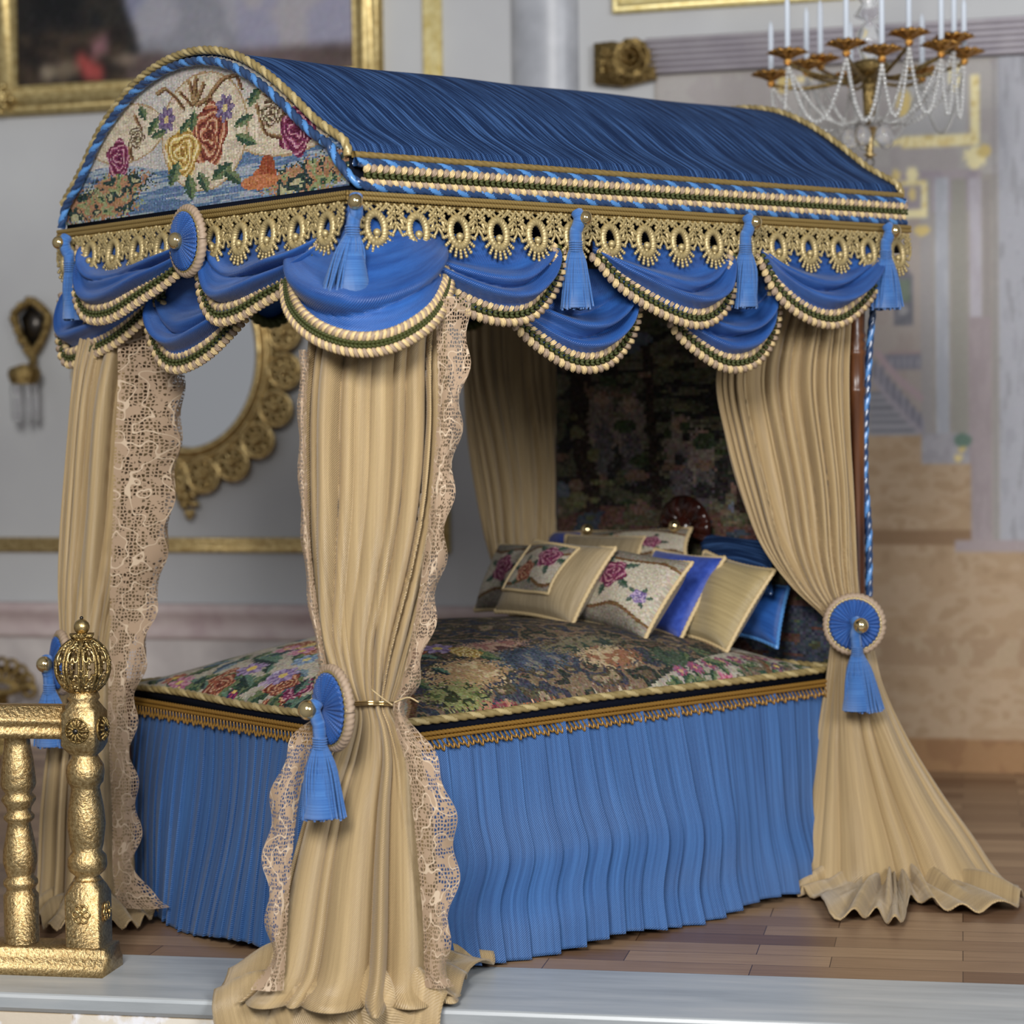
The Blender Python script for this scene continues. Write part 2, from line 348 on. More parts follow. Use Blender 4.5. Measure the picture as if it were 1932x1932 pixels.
# ------------------------------------------------------------------ needlepoint painter
class Canvas:
    def __init__(s, w_, h_, c, xf=None):
        s.w, s.h = w_, h_; s.a = np.ones((h_, w_, 3)) * np.array(c, float); s.xf = xf
        s.Y, s.X = np.mgrid[0:h_, 0:w_].astype(float)
    def p(s, x, y): return s.xf(x, y) if s.xf else (x, y)
    def val(s, sc, seed=0, sy=None):
        g = np.random.default_rng(seed); sy = sy or sc; gw, gh = int(s.w / sc) + 3, int(s.h / sy) + 3; q = g.random((gh, gw))
        fx, fy = s.X / sc, s.Y / sy; i, j = fx.astype(int), fy.astype(int); u, v = fx - i, fy - j
        return (q[j, i] * (1 - u) + q[j, i + 1] * u) * (1 - v) + (q[j + 1, i] * (1 - u) + q[j + 1, i + 1] * u) * v
    def blot(s, mask, pal, sc, seed, sy=None):
        n = s.val(sc, seed, sy) * .65 + s.val(sc / 2.3, seed + 1, sy and sy / 2) * .35; n = (n - n.min()) / (np.ptp(n) + 1e-9)
        k = np.clip((n * len(pal)).astype(int), 0, len(pal) - 1); s.a[mask] = np.array(pal, float)[k][mask]
    def ell(s, x, y, rx, ry, c, rot=0, jit=.0):
        x, y = s.p(x, y); dx, dy = s.X - x, s.Y - y; cr, sr = math.cos(rot), math.sin(rot)
        e = ((dx * cr + dy * sr) / rx) ** 2 + ((-dx * sr + dy * cr) / ry) ** 2
        mk = e < 1 + jit * (rng.random(e.shape) - .5); 
        if c is not None: s.a[mk] = c
        return mk
    def line(s, pts, wd, c):
        P = resample(smooth([s.p(*q) for q in pts], 6), .5)
        for x, y in P:
            x0, x1 = int(max(0, x - wd)), int(min(s.w, x + wd + 2)); y0, y1 = int(max(0, y - wd)), int(min(s.h, y + wd + 2))
            if x1 > x0 and y1 > y0:
                sub = (s.X[y0:y1, x0:x1] - x) ** 2 + (s.Y[y0:y1, x0:x1] - y) ** 2 < (wd / 2 + .2) ** 2
                s.a[y0:y1, x0:x1][sub] = c
    def rose(s, x, y, r, cols, sq=1.0):
        cx, cy = s.p(x, y)
        dx, dy = s.X - cx, (s.Y - cy) / sq; rr = np.hypot(dx, dy); th = np.arctan2(dy, dx)
        edge = r * (1 + .12 * np.cos(5 * th + x)); mk = rr < edge
        q = (rr / r * 3.2 + th / (2 * math.pi) * 1.0 + .35 * np.sin(3 * th + rr / r * 4)) % 1
        k = np.clip((q * len(cols)).astype(int), 0, len(cols) - 1); s.a[mk] = np.array(cols, float)[k][mk]
        s.a[rr < r * .16] = cols[0]
    def leaf(s, x, y, l, ang, cols):
        cx, cy = s.p(x, y); cr, sr = math.cos(ang), math.sin(ang); dx, dy = s.X - cx, s.Y - cy
        a = (dx * cr + dy * sr) / l; b_ = (-dx * sr + dy * cr) / (l * .45)
        mk = (np.abs(b_) < (1 - a * a) * (1 + .25 * np.sin(a * 14))) & (np.abs(a) < 1); s.a[mk & (b_ > 0)] = cols[0]; s.a[mk & (b_ <= 0)] = cols[1]
    def daisy(s, x, y, r, c1, c2, cc, sq=1.0):
        cx, cy = s.p(x, y); dx, dy = s.X - cx, (s.Y - cy) / sq; rr = np.hypot(dx, dy); th = np.arctan2(dy, dx)
        e = r * (.62 + .38 * np.abs(np.cos(3.5 * th))); mk = rr < e; s.a[mk] = c1; s.a[mk & (np.cos(7 * th) > .2)] = c2; s.a[rr < r * .28] = cc
    def done(s, jit=10):
        g_ = s.a.mean(2, keepdims=True); c = (s.a * .86 + g_ * .14) * .93 + rng.normal(0, jit, (s.h, s.w, 1)) + rng.normal(0, jit * .4, s.a.shape)
        return lin(np.clip(c, 0, 255))
GR1, GR2, GR3 = (52, 78, 58), (104, 118, 78), (40, 58, 54)
BR1, BR2, BG = (98, 66, 40), (150, 116, 76), (206, 190, 164)
PUR = [(96, 26, 56), (142, 60, 96), (196, 140, 150), (118, 36, 72)]
RED = [(106, 44, 34), (168, 96, 66), (206, 158, 122), (140, 68, 48)]
YEL = [(150, 110, 44), (206, 174, 92), (230, 208, 150), (186, 146, 66)]

def stitched_grid(canvas, pos, m, smoothcol=False, mask=None, jit=10, thickness=None, uvs=None):
    """canvas cell (i,j) -> one stitch; pos(U,V) gives world points for corner arrays"""
    h_, w_ = canvas.h, canvas.w; mb = MB()
    U, W_ = np.meshgrid(np.linspace(0, 1, w_ + 1), np.linspace(0, 1, h_ + 1))
    P = pos(U, W_); c = canvas.done(jit)
    mb.grid(P, m, uv=np.stack([U * w_ / 2, W_ * h_ / 2], -1))
    cc = c.reshape(-1, 3)
    if mask is not None:
        keep = mask.reshape(-1); mb.f = [f for f, k in zip(mb.f, keep) if k]; mb.m = [0] * len(mb.f); cc = cc[keep]
    mb.col = ('CORNER', cc); return mb
def painted(canvas, pos, m, jit=3, blur=1):
    for _ in range(blur):
        a_ = np.pad(canvas.a, ((1, 1), (1, 1), (0, 0)), 'edge'); canvas.a = sum(a_[i:i + canvas.h, j:j + canvas.w] * ((2 - abs(i - 1)) * (2 - abs(j - 1))) for i in range(3) for j in range(3)) / 16
    h_, w_ = canvas.h, canvas.w; mb = MB(); U, W_ = np.meshgrid(np.linspace(0, 1, w_), np.linspace(0, 1, h_))
    mb.grid(pos(U, W_), m); mb.col = ('POINT', canvas.done(jit).reshape(-1, 3)); return mb

# ------------------------------------------------------------------ the room
WA = math.atan(.287); WD = nrm(RV * math.cos(WA) - DV * math.sin(WA)); WN = nrm(-DV * math.cos(WA) - RV * math.sin(WA))  # wall runs along WD, faces WN
WP = CAM * V(1, 1, 0) + DV * 10.26 + RV * 2.157
def wall(px, py, off=0.0): return hit(px, py, WP + WN * off, WN)
def wcoord(p): q = np.asarray(p) - WP; return q.dot(WD), q[2]
def wpt(a, z, off=0.0): return WP + WD * a + WN * off + UP * z
SA = math.radians(11.2); SD = nrm(RV * math.cos(SA) - DV * math.sin(SA)); SB = nrm(DV * math.cos(SA) + RV * math.sin(SA))  # step runs along SD; SB points into the room
def floor_pt(px, py, z=0.0): return hit(px, py, V(0, 0, z), UP)
E1 = floor_pt(1400, 1840)     # seam parquet / marble
E2 = floor_pt(200, 1881)      # front edge of the marble
q1 = (E1).dot(SB); q2 = (E2).dot(SB)
def spt(a, q, z=0): return SD * a + SB * q + UP * z

mb = MB(); mb.grid([[spt(-8, q1), spt(-8, q1 + 7.5)], [spt(8, q1), spt(8, q1 + 7.5)]], M['parquet'], uv=[[(0, 0), (0, 7.5)], [(16, 0), (16, 7.5)]])
o = mb.build('floor', flat=True); tag(o, kind='structure')
mb = MB(); prof = [(q1, 0.0), (q1, -.06), (q2 + .03, -.06), (q2 + .012, -.045), (q2, -.012), (q2 + .004, -.003), (q2 + .012, 0)]
G = np.stack([[spt(a, q, z) for q, z in prof] for a in np.linspace(-8, 8, 17)]); uvp = np.stack([[(a, q + z) for q, z in prof] for a in np.linspace(-8, 8, 17)])
mb.grid(G, M['marble'], uv=uvp, cv=True); o = mb.build('floor_marble_edge', flat=True); tag(o, kind='structure')
mb = MB(); mb.grid([[spt(-8, q2 + .035, -.06), spt(-8, q2 + .035, -.9)], [spt(8, q2 + .035, -.06), spt(8, q2 + .035, -.9)]], M['stone'], uv=[[(0, 0), (0, .84)], [(16, 0), (16, .84)]])
o = mb.build('wall_step', flat=True); tag(o, kind='structure')
mb = MB(); mb.box(WP + WN * -.1 + UP * 2.4 - WD * 2, (8, .1, 2.4), M['wall'], np.array([WD, WN, UP])); o = mb.build('wall_back', flat=True); tag(o, kind='structure')

# dado, chair rail and gilt panel moulding on the left part of the wall
railz = wcoord(wall(300, 1138))[1]; ra1 = wcoord(wall(1240, 1000))[0]
mb = MB()
z2 = wcoord(wall(300, 1205))[1]
mb.box(wpt((-9 + ra1) / 2, z2 / 2, .012), ((ra1 + 9) / 2, .012, z2 / 2), M['dado'], np.array([WD, WN, UP])); o = mb.build('trim_dado', flat=True); tag(o, kind='structure')
mb = MB(); hh = railz - z2
mb.extrude([(0, z2), (.03, z2), (.045, z2 + hh * .12), (.03, z2 + hh * .25), (.035, z2 + hh * .55), (.06, z2 + hh * .7), (.07, z2 + hh * .85), (.05, railz), (0, railz)], wpt(-9, 0), wpt(ra1, 0), WN, UP, M['rail']); o = mb.build('trim_chair_rail'); tag(o, kind='structure')
def moulding(mb, p, q, wd, up, m, dep=.035):
    mb.extrude([(0, -wd / 2), (dep * .5, -wd / 2), (dep * .8, -wd * .38), (dep * .5, -wd * .25), (dep, 0), (dep * .5, wd * .25), (dep * .8, wd * .38), (dep * .5, wd / 2), (0, wd / 2)], p, q, WN, up, m)
ax, az = wcoord(wall(817, 60)); bx, bz = wcoord(wall(300, 1028)); mb = MB()
moulding(mb, wpt(-6, bz), wpt(ax, bz), .075, UP, M['gold']); o = mb.build('trim_gilt_horizontal'); tag(o, kind='structure')
mb = MB(); moulding(mb, wpt(ax, bz - .037), wpt(ax, 4.6), .095, WD, M['palegold']); o = mb.build('trim_gilt_vertical'); tag(o, kind='structure')
# pilaster
pa, pb = wcoord(wall(966, 60))[0], wcoord(wall(1092, 60))[0]; mb = MB(); hw = (pb - pa) / 2
th = np.linspace(0, math.pi, 25); mb.grid(np.stack([[wpt((pa + pb) / 2 - hw * math.cos(t), z, .09 * math.sin(t)) for t in th] for z in (.0, 4.7)]), M['pilaster']); o = mb.build('trim_half_column'); tag(o, kind='structure')
# cornice right
ca = wcoord(wall(1228, 145))[0]; cz0 = wcoord(wall(1400, 133))[1]; cz1 = wcoord(wall(1400, 68))[1]; mb = MB(); n = 6; pr = [(0, cz0)]
for i in range(n):
    za = cz0 + (cz1 - cz0) * i / n; zb = cz0 + (cz1 - cz0) * (i + 1) / n; d_ = .05 + .012 * i
    pr += [(d_, za), (d_ + .012, za + (zb - za) * .5), (d_, zb - .004), (d_ - .012, zb)]
pr.append((0, cz1)); mb.extrude(pr, wpt(ca, 0), wpt(6, 0), WN, UP, M['crown']); o = mb.build('trim_cornice'); tag(o, kind='structure')

# gilt framed pictures
def picture_frame(name, label, corners, wd, depth, m, inner=None):
    """corners: left, right, bottom, top in wall coordinates (a,z) of the outer edge"""
    a0, a1, z0, z1 = corners; t = thing(name, label, 'picture', wpt((a0 + a1) / 2, z0, .03))
    mb = MB(); prof = [(0, 0), (.6, 0), (.75, .1), (.6, .2), (.78, .32), (1, .5), (.7, .62), (.45, .8), (.6, .9), (.4, 1), (0, 1)]
    ring = [(a0, z0), (a1, z0), (a1, z1), (a0, z1)]; inw = [(1, 1), (-1, 1), (-1, -1), (1, -1)]; G = []
    for (a, z), (ia, iz) in zip(ring, inw): G.append([wpt(a + ia * q * wd, z + iz * q * wd, d_ * depth + .002) for d_, q in prof])
    mb.grid(np.array(G), m, cu=True); mb.build('frame', t, flat=False); return t
PA0 = wcoord(wall(-12, 100))[0]; PA1 = wcoord(wall(724, 60))[0]; PZ0 = wcoord(wall(100, 217))[1]
t = picture_frame('framed_picture', 'dim landscape painting in a broad gilt frame above the foot of the bed', (PA0, PA1, PZ0, PZ0 + 1.5), .15, .09, M['framegold'])
for px, py in ((8, 190), (22, 172), (18, 205), (38, 195), (4, 178), (30, 212)):
    pass
orn = MB()
for i in range(16):
    a = PA0 + .09 + .07 * math.cos(i * 2.4) * (i / 16); z = PZ0 + .09 + .08 * math.sin(i * 2.4) * (i / 16)
    orn.ball(wpt(a, z, .10), (.018, .014, .018), M['framegold'], 8)
orn.build('corner_ornament', t)
cw, ch = 150, 90; a0, a1, z0, z1 = PA0 + .145, PA1 - .145, PZ0 + .145, PZ0 + 1.36
def pxf(x, y):
    a, z = wcoord(wall(x, y)); return (a - a0) / (a1 - a0) * cw, (z - z0) / (z1 - z0) * ch
c = Canvas(cw, ch, (150, 146, 160), pxf)
sk = np.ones((ch, cw), bool); c.blot(sk, [(112, 112, 128), (140, 140, 150), (160, 158, 168), (134, 136, 160), (120, 120, 140)], 26, 5)
mk = c.X > cw * .66; c.blot(mk, [(104, 112, 160), (128, 134, 172), (150, 148, 170), (166, 160, 166)], 24, 9)
x_, y_ = pxf(250, 60); mk = c.X + .35 * (c.Y - y_) + 5 * c.val(9, 3) < x_ + 4; c.blot(mk, [(24, 24, 26), (34, 32, 32), (46, 42, 38), (28, 30, 34)], 12, 11)
x_, y_ = pxf(400, 105); mk = (c.Y < y_ + 3 * c.val(12, 8)); c.blot(mk, [(60, 48, 44), (92, 76, 74), (110, 92, 92), (72, 60, 58)], 14, 21, 5)
x_, y_ = pxf(240, 60); mk = (c.X < x_) & (c.Y < y_ + 2 * c.val(8, 4)); c.blot(mk, [(44, 36, 30), (70, 56, 44), (36, 30, 28), (84, 68, 56)], 10, 31, 5)
for x, y, r in ((158, 115, 3), (172, 135, 4), (190, 140, 3.4), (165, 125, 3)): c.ell(x, y, r * .8, r, (178, 70, 66))
c.ell(185, 95, 2, 4, (150, 100, 104)); c.ell(200, 85, 2, 4, (140, 96, 104)); c.ell(95, 138, 4, 3, (150, 134, 112)); c.ell(130, 133, 6, 3, (120, 104, 84)); c.ell(240, 115, 6, 1.6, (150, 130, 110))
painted(c, lambda U, W_: wpt(0, 0, .03) + (a0 + U * (a1 - a0))[..., None] * WD + (z0 + W_ * (z1 - z0))[..., None] * UP, M['print'], 3, 4).build('canvas', t)
a0 = wcoord(wall(1158, 20))[0]; z0 = wcoord(wall(1200, 25))[1]
t = picture_frame('framed_picture', 'empty pale gilt frame at the top edge above the cornice', (a0, a0 + 1.25, z0, z0 + .9), .09, .06, M['palegold'])
mb = MB(); mb.box(wpt(a0 + .625, z0 + .45, .008), (.56, .006, .39), M['pilaster'], np.array([WD, WN, UP])); mb.build('panel', t)

# carved gilt rose on a square corner plate
p = wall(1196, 112, .07); t = thing('gilt_rose_ornament', 'carved gilt rose on a leafy square plate where the cornice begins', 'ornament', p)
mb = MB(); pl = [wall(x, y, .03) for x, y in ((1124, 84), (1160, 80), (1195, 88), (1230, 76), (1268, 74), (1252, 100), (1238, 122), (1240, 150), (1180, 165), (1124, 160))]
mb.prism(pl, WN * .04, M['oldgold'])
for i in range(60):
    x, y = 1132 + 100 * random.random(), 88 + 62 * random.random()
    mb.ball(wall(x, y, .075), (.018, .012, .012), M['oldgold'], 6)
mb.build('plate', t)
mb = MB()
for ring, (nr, rr, tilt) in enumerate(((6, .085, .35), (5, .06, .75), (3, .032, 1.2))):
    for k in range(nr):
        th = k / nr * 2 * math.pi + ring * .5; rad = WD * math.cos(th) + UP * math.sin(th); tan = -WD * math.sin(th) + UP * math.cos(th); G = []
        for u in np.linspace(0, 1, 6):
            row = []
            for v in np.linspace(-1, 1, 7):
                wv = rr * 1.0 * math.sin(math.pi * min(1, .15 + .75 * u)) * .75
                row.append(p + rad * (rr * u * math.cos(tilt) + .01) + WN * (.02 + ring * .014 + rr * u * math.sin(tilt) * .9 + .015 * v * v) + tan * wv * v)
            G.append(row)
        mb.grid(np.array(G), M['oldgold'])
mb.build('rose', t, thick=.006)

# printed palace backdrop on the right
BX0, BX1 = wcoord(wall(1236, 150))[0], wcoord(wall(2160, 800))[0]; BZ1 = cz0 - .004
cw, ch = 330, 420; bw = BX1 - BX0
def bxf(x, y):
    a, z = wcoord(wall(x, y)); return (a - BX0) / bw * cw, z / BZ1 * ch
c = Canvas(cw, ch, (168, 160, 154), bxf)
def brect(x0, y0, x1, y1, pal, sc=6, seed=0, sy=None):
    ax_, ay_ = bxf(x0, y0); bx_, by_ = bxf(x1, y1); mk = (c.X >= min(ax_, bx_)) & (c.X <= max(ax_, bx_)) & (c.Y >= min(ay_, by_)) & (c.Y <= max(ay_, by_))
    c.blot(mk, pal, sc, seed, sy)
brect(1200, 90, 1990, 1480, [(166, 158, 150), (172, 164, 156)], 20, 1)
brect(1240, 150, 1900, 330, [(176, 168, 166), (182, 176, 172)], 20, 2)
brect(1700, 140, 1820, 262, [(180, 178, 178)], 9, 3)
brect(1650, 330, 1850, 350, [(176, 164, 168), (168, 156, 164)], 9, 4); brect(1640, 350, 1850, 400, [(170, 158, 164)], 9, 5)
brect(1640, 400, 1745, 820, [(172, 158, 150), (176, 164, 156)], 9, 6)
for (xa, xb, pal) in ((1735, 1760, [(168, 162, 160)]), (1762, 1792, [(176, 178, 186), (186, 188, 196)]), (1792, 1826, [(160, 156, 146)]), (1826, 1852, [(184, 176, 184), (190, 184, 192)]), (1852, 1872, [(160, 152, 148)]), (1872, 1880, [(148, 146, 148)]), (1880, 1990, [(168, 168, 176), (178, 178, 186), (160, 160, 166)])):
    brect(xa, 340 if xa < 1860 else 108, xb, 860 if xa < 1830 else 1020, pal, 4, xa, 18)
brect(1738, 820, 1830, 880, [(176, 172, 178), (166, 162, 168)], 4, 8)
brect(1826, 600, 1872, 1020, [(172, 158, 160), (166, 152, 154)], 4, 9, 14)
TAN = [(176, 144, 108), (186, 154, 118), (194, 164, 130), (180, 148, 112)]
brect(1600, 820, 1738, 1060, TAN, 12, 20, 5); brect(1700, 878, 1832, 1060, TAN, 12, 20, 5); brect(1600, 1022, 1990, 1480, TAN, 14, 20, 6)
brect(1640, 1000, 1832, 1030, [(156, 122, 88)], 10, 22); brect(1800, 1020, 1990, 1042, [(176, 160, 160)], 10, 23)
brect(1640, 1390, 1990, 1480, [(172, 128, 84), (160, 116, 76)], 12, 24)
brect(1600, 1200, 1990, 1260, [(190, 162, 128), (178, 146, 112)], 10, 25)
GO = [(240, 214, 140), (255, 240, 180), (226, 198, 120)]
for r_ in ((1700, 262, 1845, 278), (1828, 145, 1846, 278), (1620, 268, 1705, 276), (1690, 400, 1750, 412), (1738, 345, 1750, 412), (1698, 345, 1745, 352), (1500, 150, 1530, 158)): brect(*r_, GO, 3, 30)
for (x, y, rx, ry) in ((1838, 300, 7, 7), (1855, 288, 5, 4), (1690, 335, 3, 4), (1720, 332, 4, 4), (1685, 340, 2, 3), (1738, 437, 5, 3), (1800, 150, 4, 8), (1705, 200, 5, 9), (1720, 370, 3, 4), (1480, 160, 5, 6), (1812, 850, 2, 2), (1806, 865, 3, 2), (1818, 842, 2, 3)): c.ell(x, y, rx, ry, GO[rx % 3], 0, .8)
brect(1684, 520, 1722, 615, [(116, 116, 124), (128, 126, 134)], 5, 40); c.ell(1703, 520, 5, 4, (120, 118, 126)); brect(1690, 530, 1716, 572, [(104, 124, 104), (122, 136, 118)], 4, 41); c.ell(1703, 588, 3.4, 3, (160, 158, 160))
brect(1675, 665, 1736, 672, [(172, 150, 146)], 5, 42)
brect(1660, 672, 1736, 700, [(136, 134, 146)], 5, 43)
for k in range(6): c.ell(1670 + k * 12, 686, 1.1, 3, (160, 158, 166))
for k in range(6): brect(1640, 740 + k * 14, 1700 + k * 6, 747 + k * 14, [(128, 128, 136)], 6, 44); brect(1640, 747 + k * 14, 1704 + k * 6, 754 + k * 14, [(168, 166, 172)], 6, 45)
for k in range(8): c.ell(1650 + k * 12, 700 + k * 14, 1.6, 6, (130, 128, 140)); c.ell(1656 + k * 12, 706 + k * 14, 1.2, 5, (162, 158, 168))
c.line([(1654, 668), (1690, 712), (1736, 752)], 4, (184, 160, 164)); c.line([(1650, 720), (1690, 770), (1734, 815)], 3, (168, 160, 168)); c.ell(1815, 832, 6, 4, (106, 134, 118))
o = painted(c, lambda U, W_: wpt(0, 0, .012) + (BX0 + U * bw)[..., None] * WD + (W_ * BZ1)[..., None] * UP, M['print'], 1.5, 1).build('printed_backdrop')
tag(o, 'printed wall panel of palace columns, a staircase and tan floor, right behind the bed', 'backdrop')

# oval gilt mirror
mc = wall(352, 668, .05); sc_ = 11.35 / F; t = thing('oval_mirror', 'oval mirror in a lacy scalloped gold frame, seen beneath the canopy', 'mirror', mc - UP * .8)
def me_(th, rx, ry, off=.0): return mc + WD * (rx * sc_ * math.cos(th)) + UP * (ry * sc_ * math.sin(th)) + WN * off
mb = MB(); ths = np.linspace(0, 2 * math.pi, 73)[:-1]
mb.v.append(np.array([me_(a, 152, 185, -.02) for a in ths])); mb.uv.append(np.zeros((72, 2))); mb.n = 72; mb.f.append(tuple(range(72))); mb.m.append(mb.mi(M['mirror'])); mb.build('mirror_glass', t)
mb = MB()
for (rx, ry, r) in ((150, 183, .022), (163, 196, .014), (171, 204, .009)): mb.tube([me_(a, rx, ry, .02) for a in np.r_[ths, ths[0]]], r, M['gold'], 8, cap=False)
G = np.array([[me_(a, 168 + q, 200 + q, .0) for q in (0, 22)] for a in ths]); mb.grid(G, M['oldgold'], cu=True)
for k in range(20):
    th = -math.pi / 2 + (k + .5) * 2 * math.pi / 20; cp = me_(th, 201, 230, .01); rad = nrm(cp - mc)
    mb.ball(cp - WN * .006, (.078, .078, .008), M['oldgold'], 16, axes=[WD, UP, WN])
    loop = [cp + WD * .083 * math.cos(a) + UP * .083 * math.sin(a) + WN * .01 for a in np.linspace(0, 2 * math.pi, 20)]; mb.tube(loop, .013, M['gold'], 6, cap=False)
    for j in range(8):
        an = j * .785 + k; q = cp + (WD * math.cos(an) + UP * math.sin(an)) * .048
        l2_ = [q + WD * .022 * math.cos(a) + UP * .022 * math.sin(a) + WN * .015 for a in np.linspace(0, 2 * math.pi, 10)]; mb.tube(l2_, .007, M['gold'], 5, cap=False)
    mb.ball(cp + WN * .02, .02, M['gold'], 8)
for sgn in (-1, 1):
    cp = me_(sgn * math.pi / 2, 0, 262, 0)
    for j in range(34):
        f_ = random.random(); an = random.uniform(-1, 1); mb.ball(cp + WD * an * .085 * (1 - f_) + UP * sgn * (f_ * .15 - .03) + WN * .012, .019, M['gold' if j % 2 else 'oldgold'], 7)
mb.build('frame', t)

# wall sconce
sp = wall(60, 620, .07); t = thing('wall_sconce', 'small antique brass wall sconce with hanging crystal bars, left edge of the wall', 'sconce', sp - UP * .4)
k_ = 11.3 / F
def sc2(x, y, off=.0): return wall(x, y, .06 + off)
mb = MB(); ring = [sc2(*q) for q in ((60, 566), (40, 580), (28, 595), (35, 625), (48, 648), (60, 668), (75, 650), (88, 620), (92, 598), (78, 580), (60, 566))]
mb.tube(smooth(ring, 4), .022, M['oldgold'], 8, cap=False)
for i in range(26):
    q = smooth(ring, 4)[int(i / 26 * 40)]; mb.ball(q + WN * .02 + WD * random.uniform(-.012, .012), .02, M['oldgold'], 7)
mb.prism([sc2(*q, -.03) for q in ((60, 575), (42, 600), (50, 640), (60, 660), (75, 640), (84, 600))], WN * .02, M['steel'])
mb.tube(smooth([sc2(62, 660), sc2(62, 690, .05), sc2(60, 700, .1)], 5), .022, M['oldgold'], 8); mb.build('back_plate', t)
mb = MB(); mb.lathe([(.015, .05), (.07, .03), (.078, 0), (.07, -.03), (.06, -.05)], sc2(46, 706, .1), M['oldgold'], 20, lobes=10, lamp=.08); mb.build('drip_cup', t)
for k in range(7):
    an = k / 7 * 2 * math.pi; q = sc2(47, 722, .1) + .058 * (WD * math.cos(an) + WN * math.sin(an)); mb = MB(); mb.lathe([(.004, 0), (.016, -.02), (.017, -.17), (.003, -.2)], q, M['glass'], 6); mb.build('crystal_bar', t)
# small carved gilt ornament at lower left
mb = MB(); oc = wall(4, 1300, .25)
for k in range(9):
    th = math.pi * k / 8; q = oc + WD * .15 * math.cos(th) + UP * .12 * math.sin(th)
    mb.tube([q + WD * .035 * math.cos(a) + UP * .035 * math.sin(a) for a in np.linspace(0, 2 * math.pi, 12)], .012, M['oldgold'], 6, cap=False)
    mb.tube([oc + WD * .06 * math.cos(th) + UP * .03 * math.sin(th), q], .014, M['oldgold'], 6)
mb.tube([oc + WD * .17 * math.cos(a) - UP * .0 + UP * .02 * math.sin(3 * a) for a in np.linspace(0, math.pi, 20)], .02, M['oldgold'], 6)
mb.tube([oc - UP * .02, V(oc[0], oc[1], 0)], .03, M['oldgold'], 10); mb.lathe([(.12, 0), (.12, .02), (.05, .05), (.03, .09)], V(oc[0], oc[1], 0), M['oldgold'], 20)
o = mb.build('gilt_stand'); tag(o, 'blurred gilt openwork crest standing by the wall behind the railing, left edge', 'ornament')

# ------------------------------------------------------------------ chandelier
CH = at_depth(1642, 130, 9.25); kp = 9.25 / F
t = thing('chandelier', 'gold and glass chandelier with draped bead strings, beyond the right end of the canopy', 'chandelier', at_depth(1648, 310, 9.25))
def chp(x, y): return at_depth(x, y, 9.25)
mb = MB(); c0 = chp(1630, 150)
def zof(y): return chp(1640, y)[2]
cx, cy = chp(1640, 150)[:2]; AXC = V(cx, cy, 0)
mb.lathe([(.01, zof(-160)), (.03, zof(-60)), (.075, zof(-20)), (.03, zof(8)), (.06, zof(30)), (.015, zof(40)), (.05, zof(62)), (.055, zof(85)), (.03, zof(112))][::-1], AXC, M['glass'], 20); mb.build('glass_stem', t)
mb = MB(); mb.lathe([(.03, zof(112)), (.07, zof(118)), (.085, zof(128)), (.06, zof(140)), (.03, zof(150)), (.02, zof(235))][::-1], AXC, M['oldgold'], 20, lobes=8, lamp=.1); mb.build('hub', t)
mb = MB(); mb.lathe([(.004, zof(300)), (.014, zof(296)), (.03, zof(292)), (.012, zof(289)), (.018, zof(284)), (.01, zof(280)), (.02, zof(276)), (.012, zof(270)), (.03, zof(240))], AXC, M['gold'], 14)
mb.tube([AXC + UP * zof(306) + RV * .016 * math.cos(a) + UP * .018 * math.sin(a) for a in np.linspace(0, 2 * math.pi, 16)], .005, M['steel'], 6, cap=False); mb.build('finial', t)
mb = MB()
for k in range(5):
    an = k / 5 * 2 * math.pi + .4; q = AXC + UP * zof(238) + (RV * math.cos(an) + DV * math.sin(an)) * .075
    mb.ball(q - UP * .045, (.035, .035, .045), M['glass'], 12)
mb.build('glass_drops', t)
CC = []
arms_ = [(1455, 148), (1486, 107), (1522, 128), (1548, 118), (1597, 90), (1664, 101), (1715, 70), (1776, 92), (1800, 78), (1819, 106), (1740, 140), (1605, 150)]
RR = .40
for k, (ax_, ay_) in enumerate(arms_):
    lat = (ax_ - 1640) / F * 9.25; sgn = -1 if ay_ < 112 else 1  # raised ones stand nearer
    back = math.sqrt(max(0, RR * RR - lat * lat)) * sgn * .9
    q = AXC + RV * lat + DV * back; dep = (q - CAM).dot(DV); q = at_depth(ax_, ay_, dep); CC.append(q)
    mb = MB(); h0 = AXC + UP * zof(135); hor = nrm((q - h0) * V(1, 1, 0))
    arm_path = smooth([h0, h0 + hor * .1 - UP * .035, h0 * .35 + q * .65 - UP * .05, q - UP * .03], 5); mb.tube(arm_path, .008, M['oldgold'], 6); mb.build('arm', t)
    mb = MB()
    mb.lathe([(.008, -.035), (.016, -.02), (.01, -.012), (.03, 0), (.07, .014), (.074, .02), (.03, .012), (.014, .016), (.015, .035), (.01, .035)], q, M['cupgold'], 36, lobes=9, lamp=.16); [mb.ball(q + (RV * math.cos(a_) + DV * math.sin(a_)) * .05 + UP * .022, (.014, .014, .012), M['cupgold'], 6) for a_ in np.arange(8) * .785]; mb.build('candle_cup', t)
    hgt = (.2, .21, .22, .23, .26, .22, .21, .2, .2, .2, .22, .21)[k]
    cb = MB(); cb.lathe([(.011, .012), (.011, hgt), (.008, hgt + .012), (.002, hgt + .03)], q, M['candle'], 12)
    if k < 12:
        pos = ['leftmost of the chandelier candles, lowest cup', 'second candle from the left on the chandelier', 'third candle from the left on the chandelier', 'fourth candle from the left on the chandelier', 'candle left of the chandelier stem', 'candle just right of the chandelier stem', 'candle in the highest cup of the chandelier', 'third candle from the right on the chandelier', 'second candle from the right on the chandelier', 'rightmost of the chandelier candles', 'candle in a rear cup right of the chandelier stem', 'candle in a rear cup left of the chandelier stem'][k]
        tag(cb.build('candle'), 'slim white candle, ' + pos, 'candle', 'candles on the chandelier')
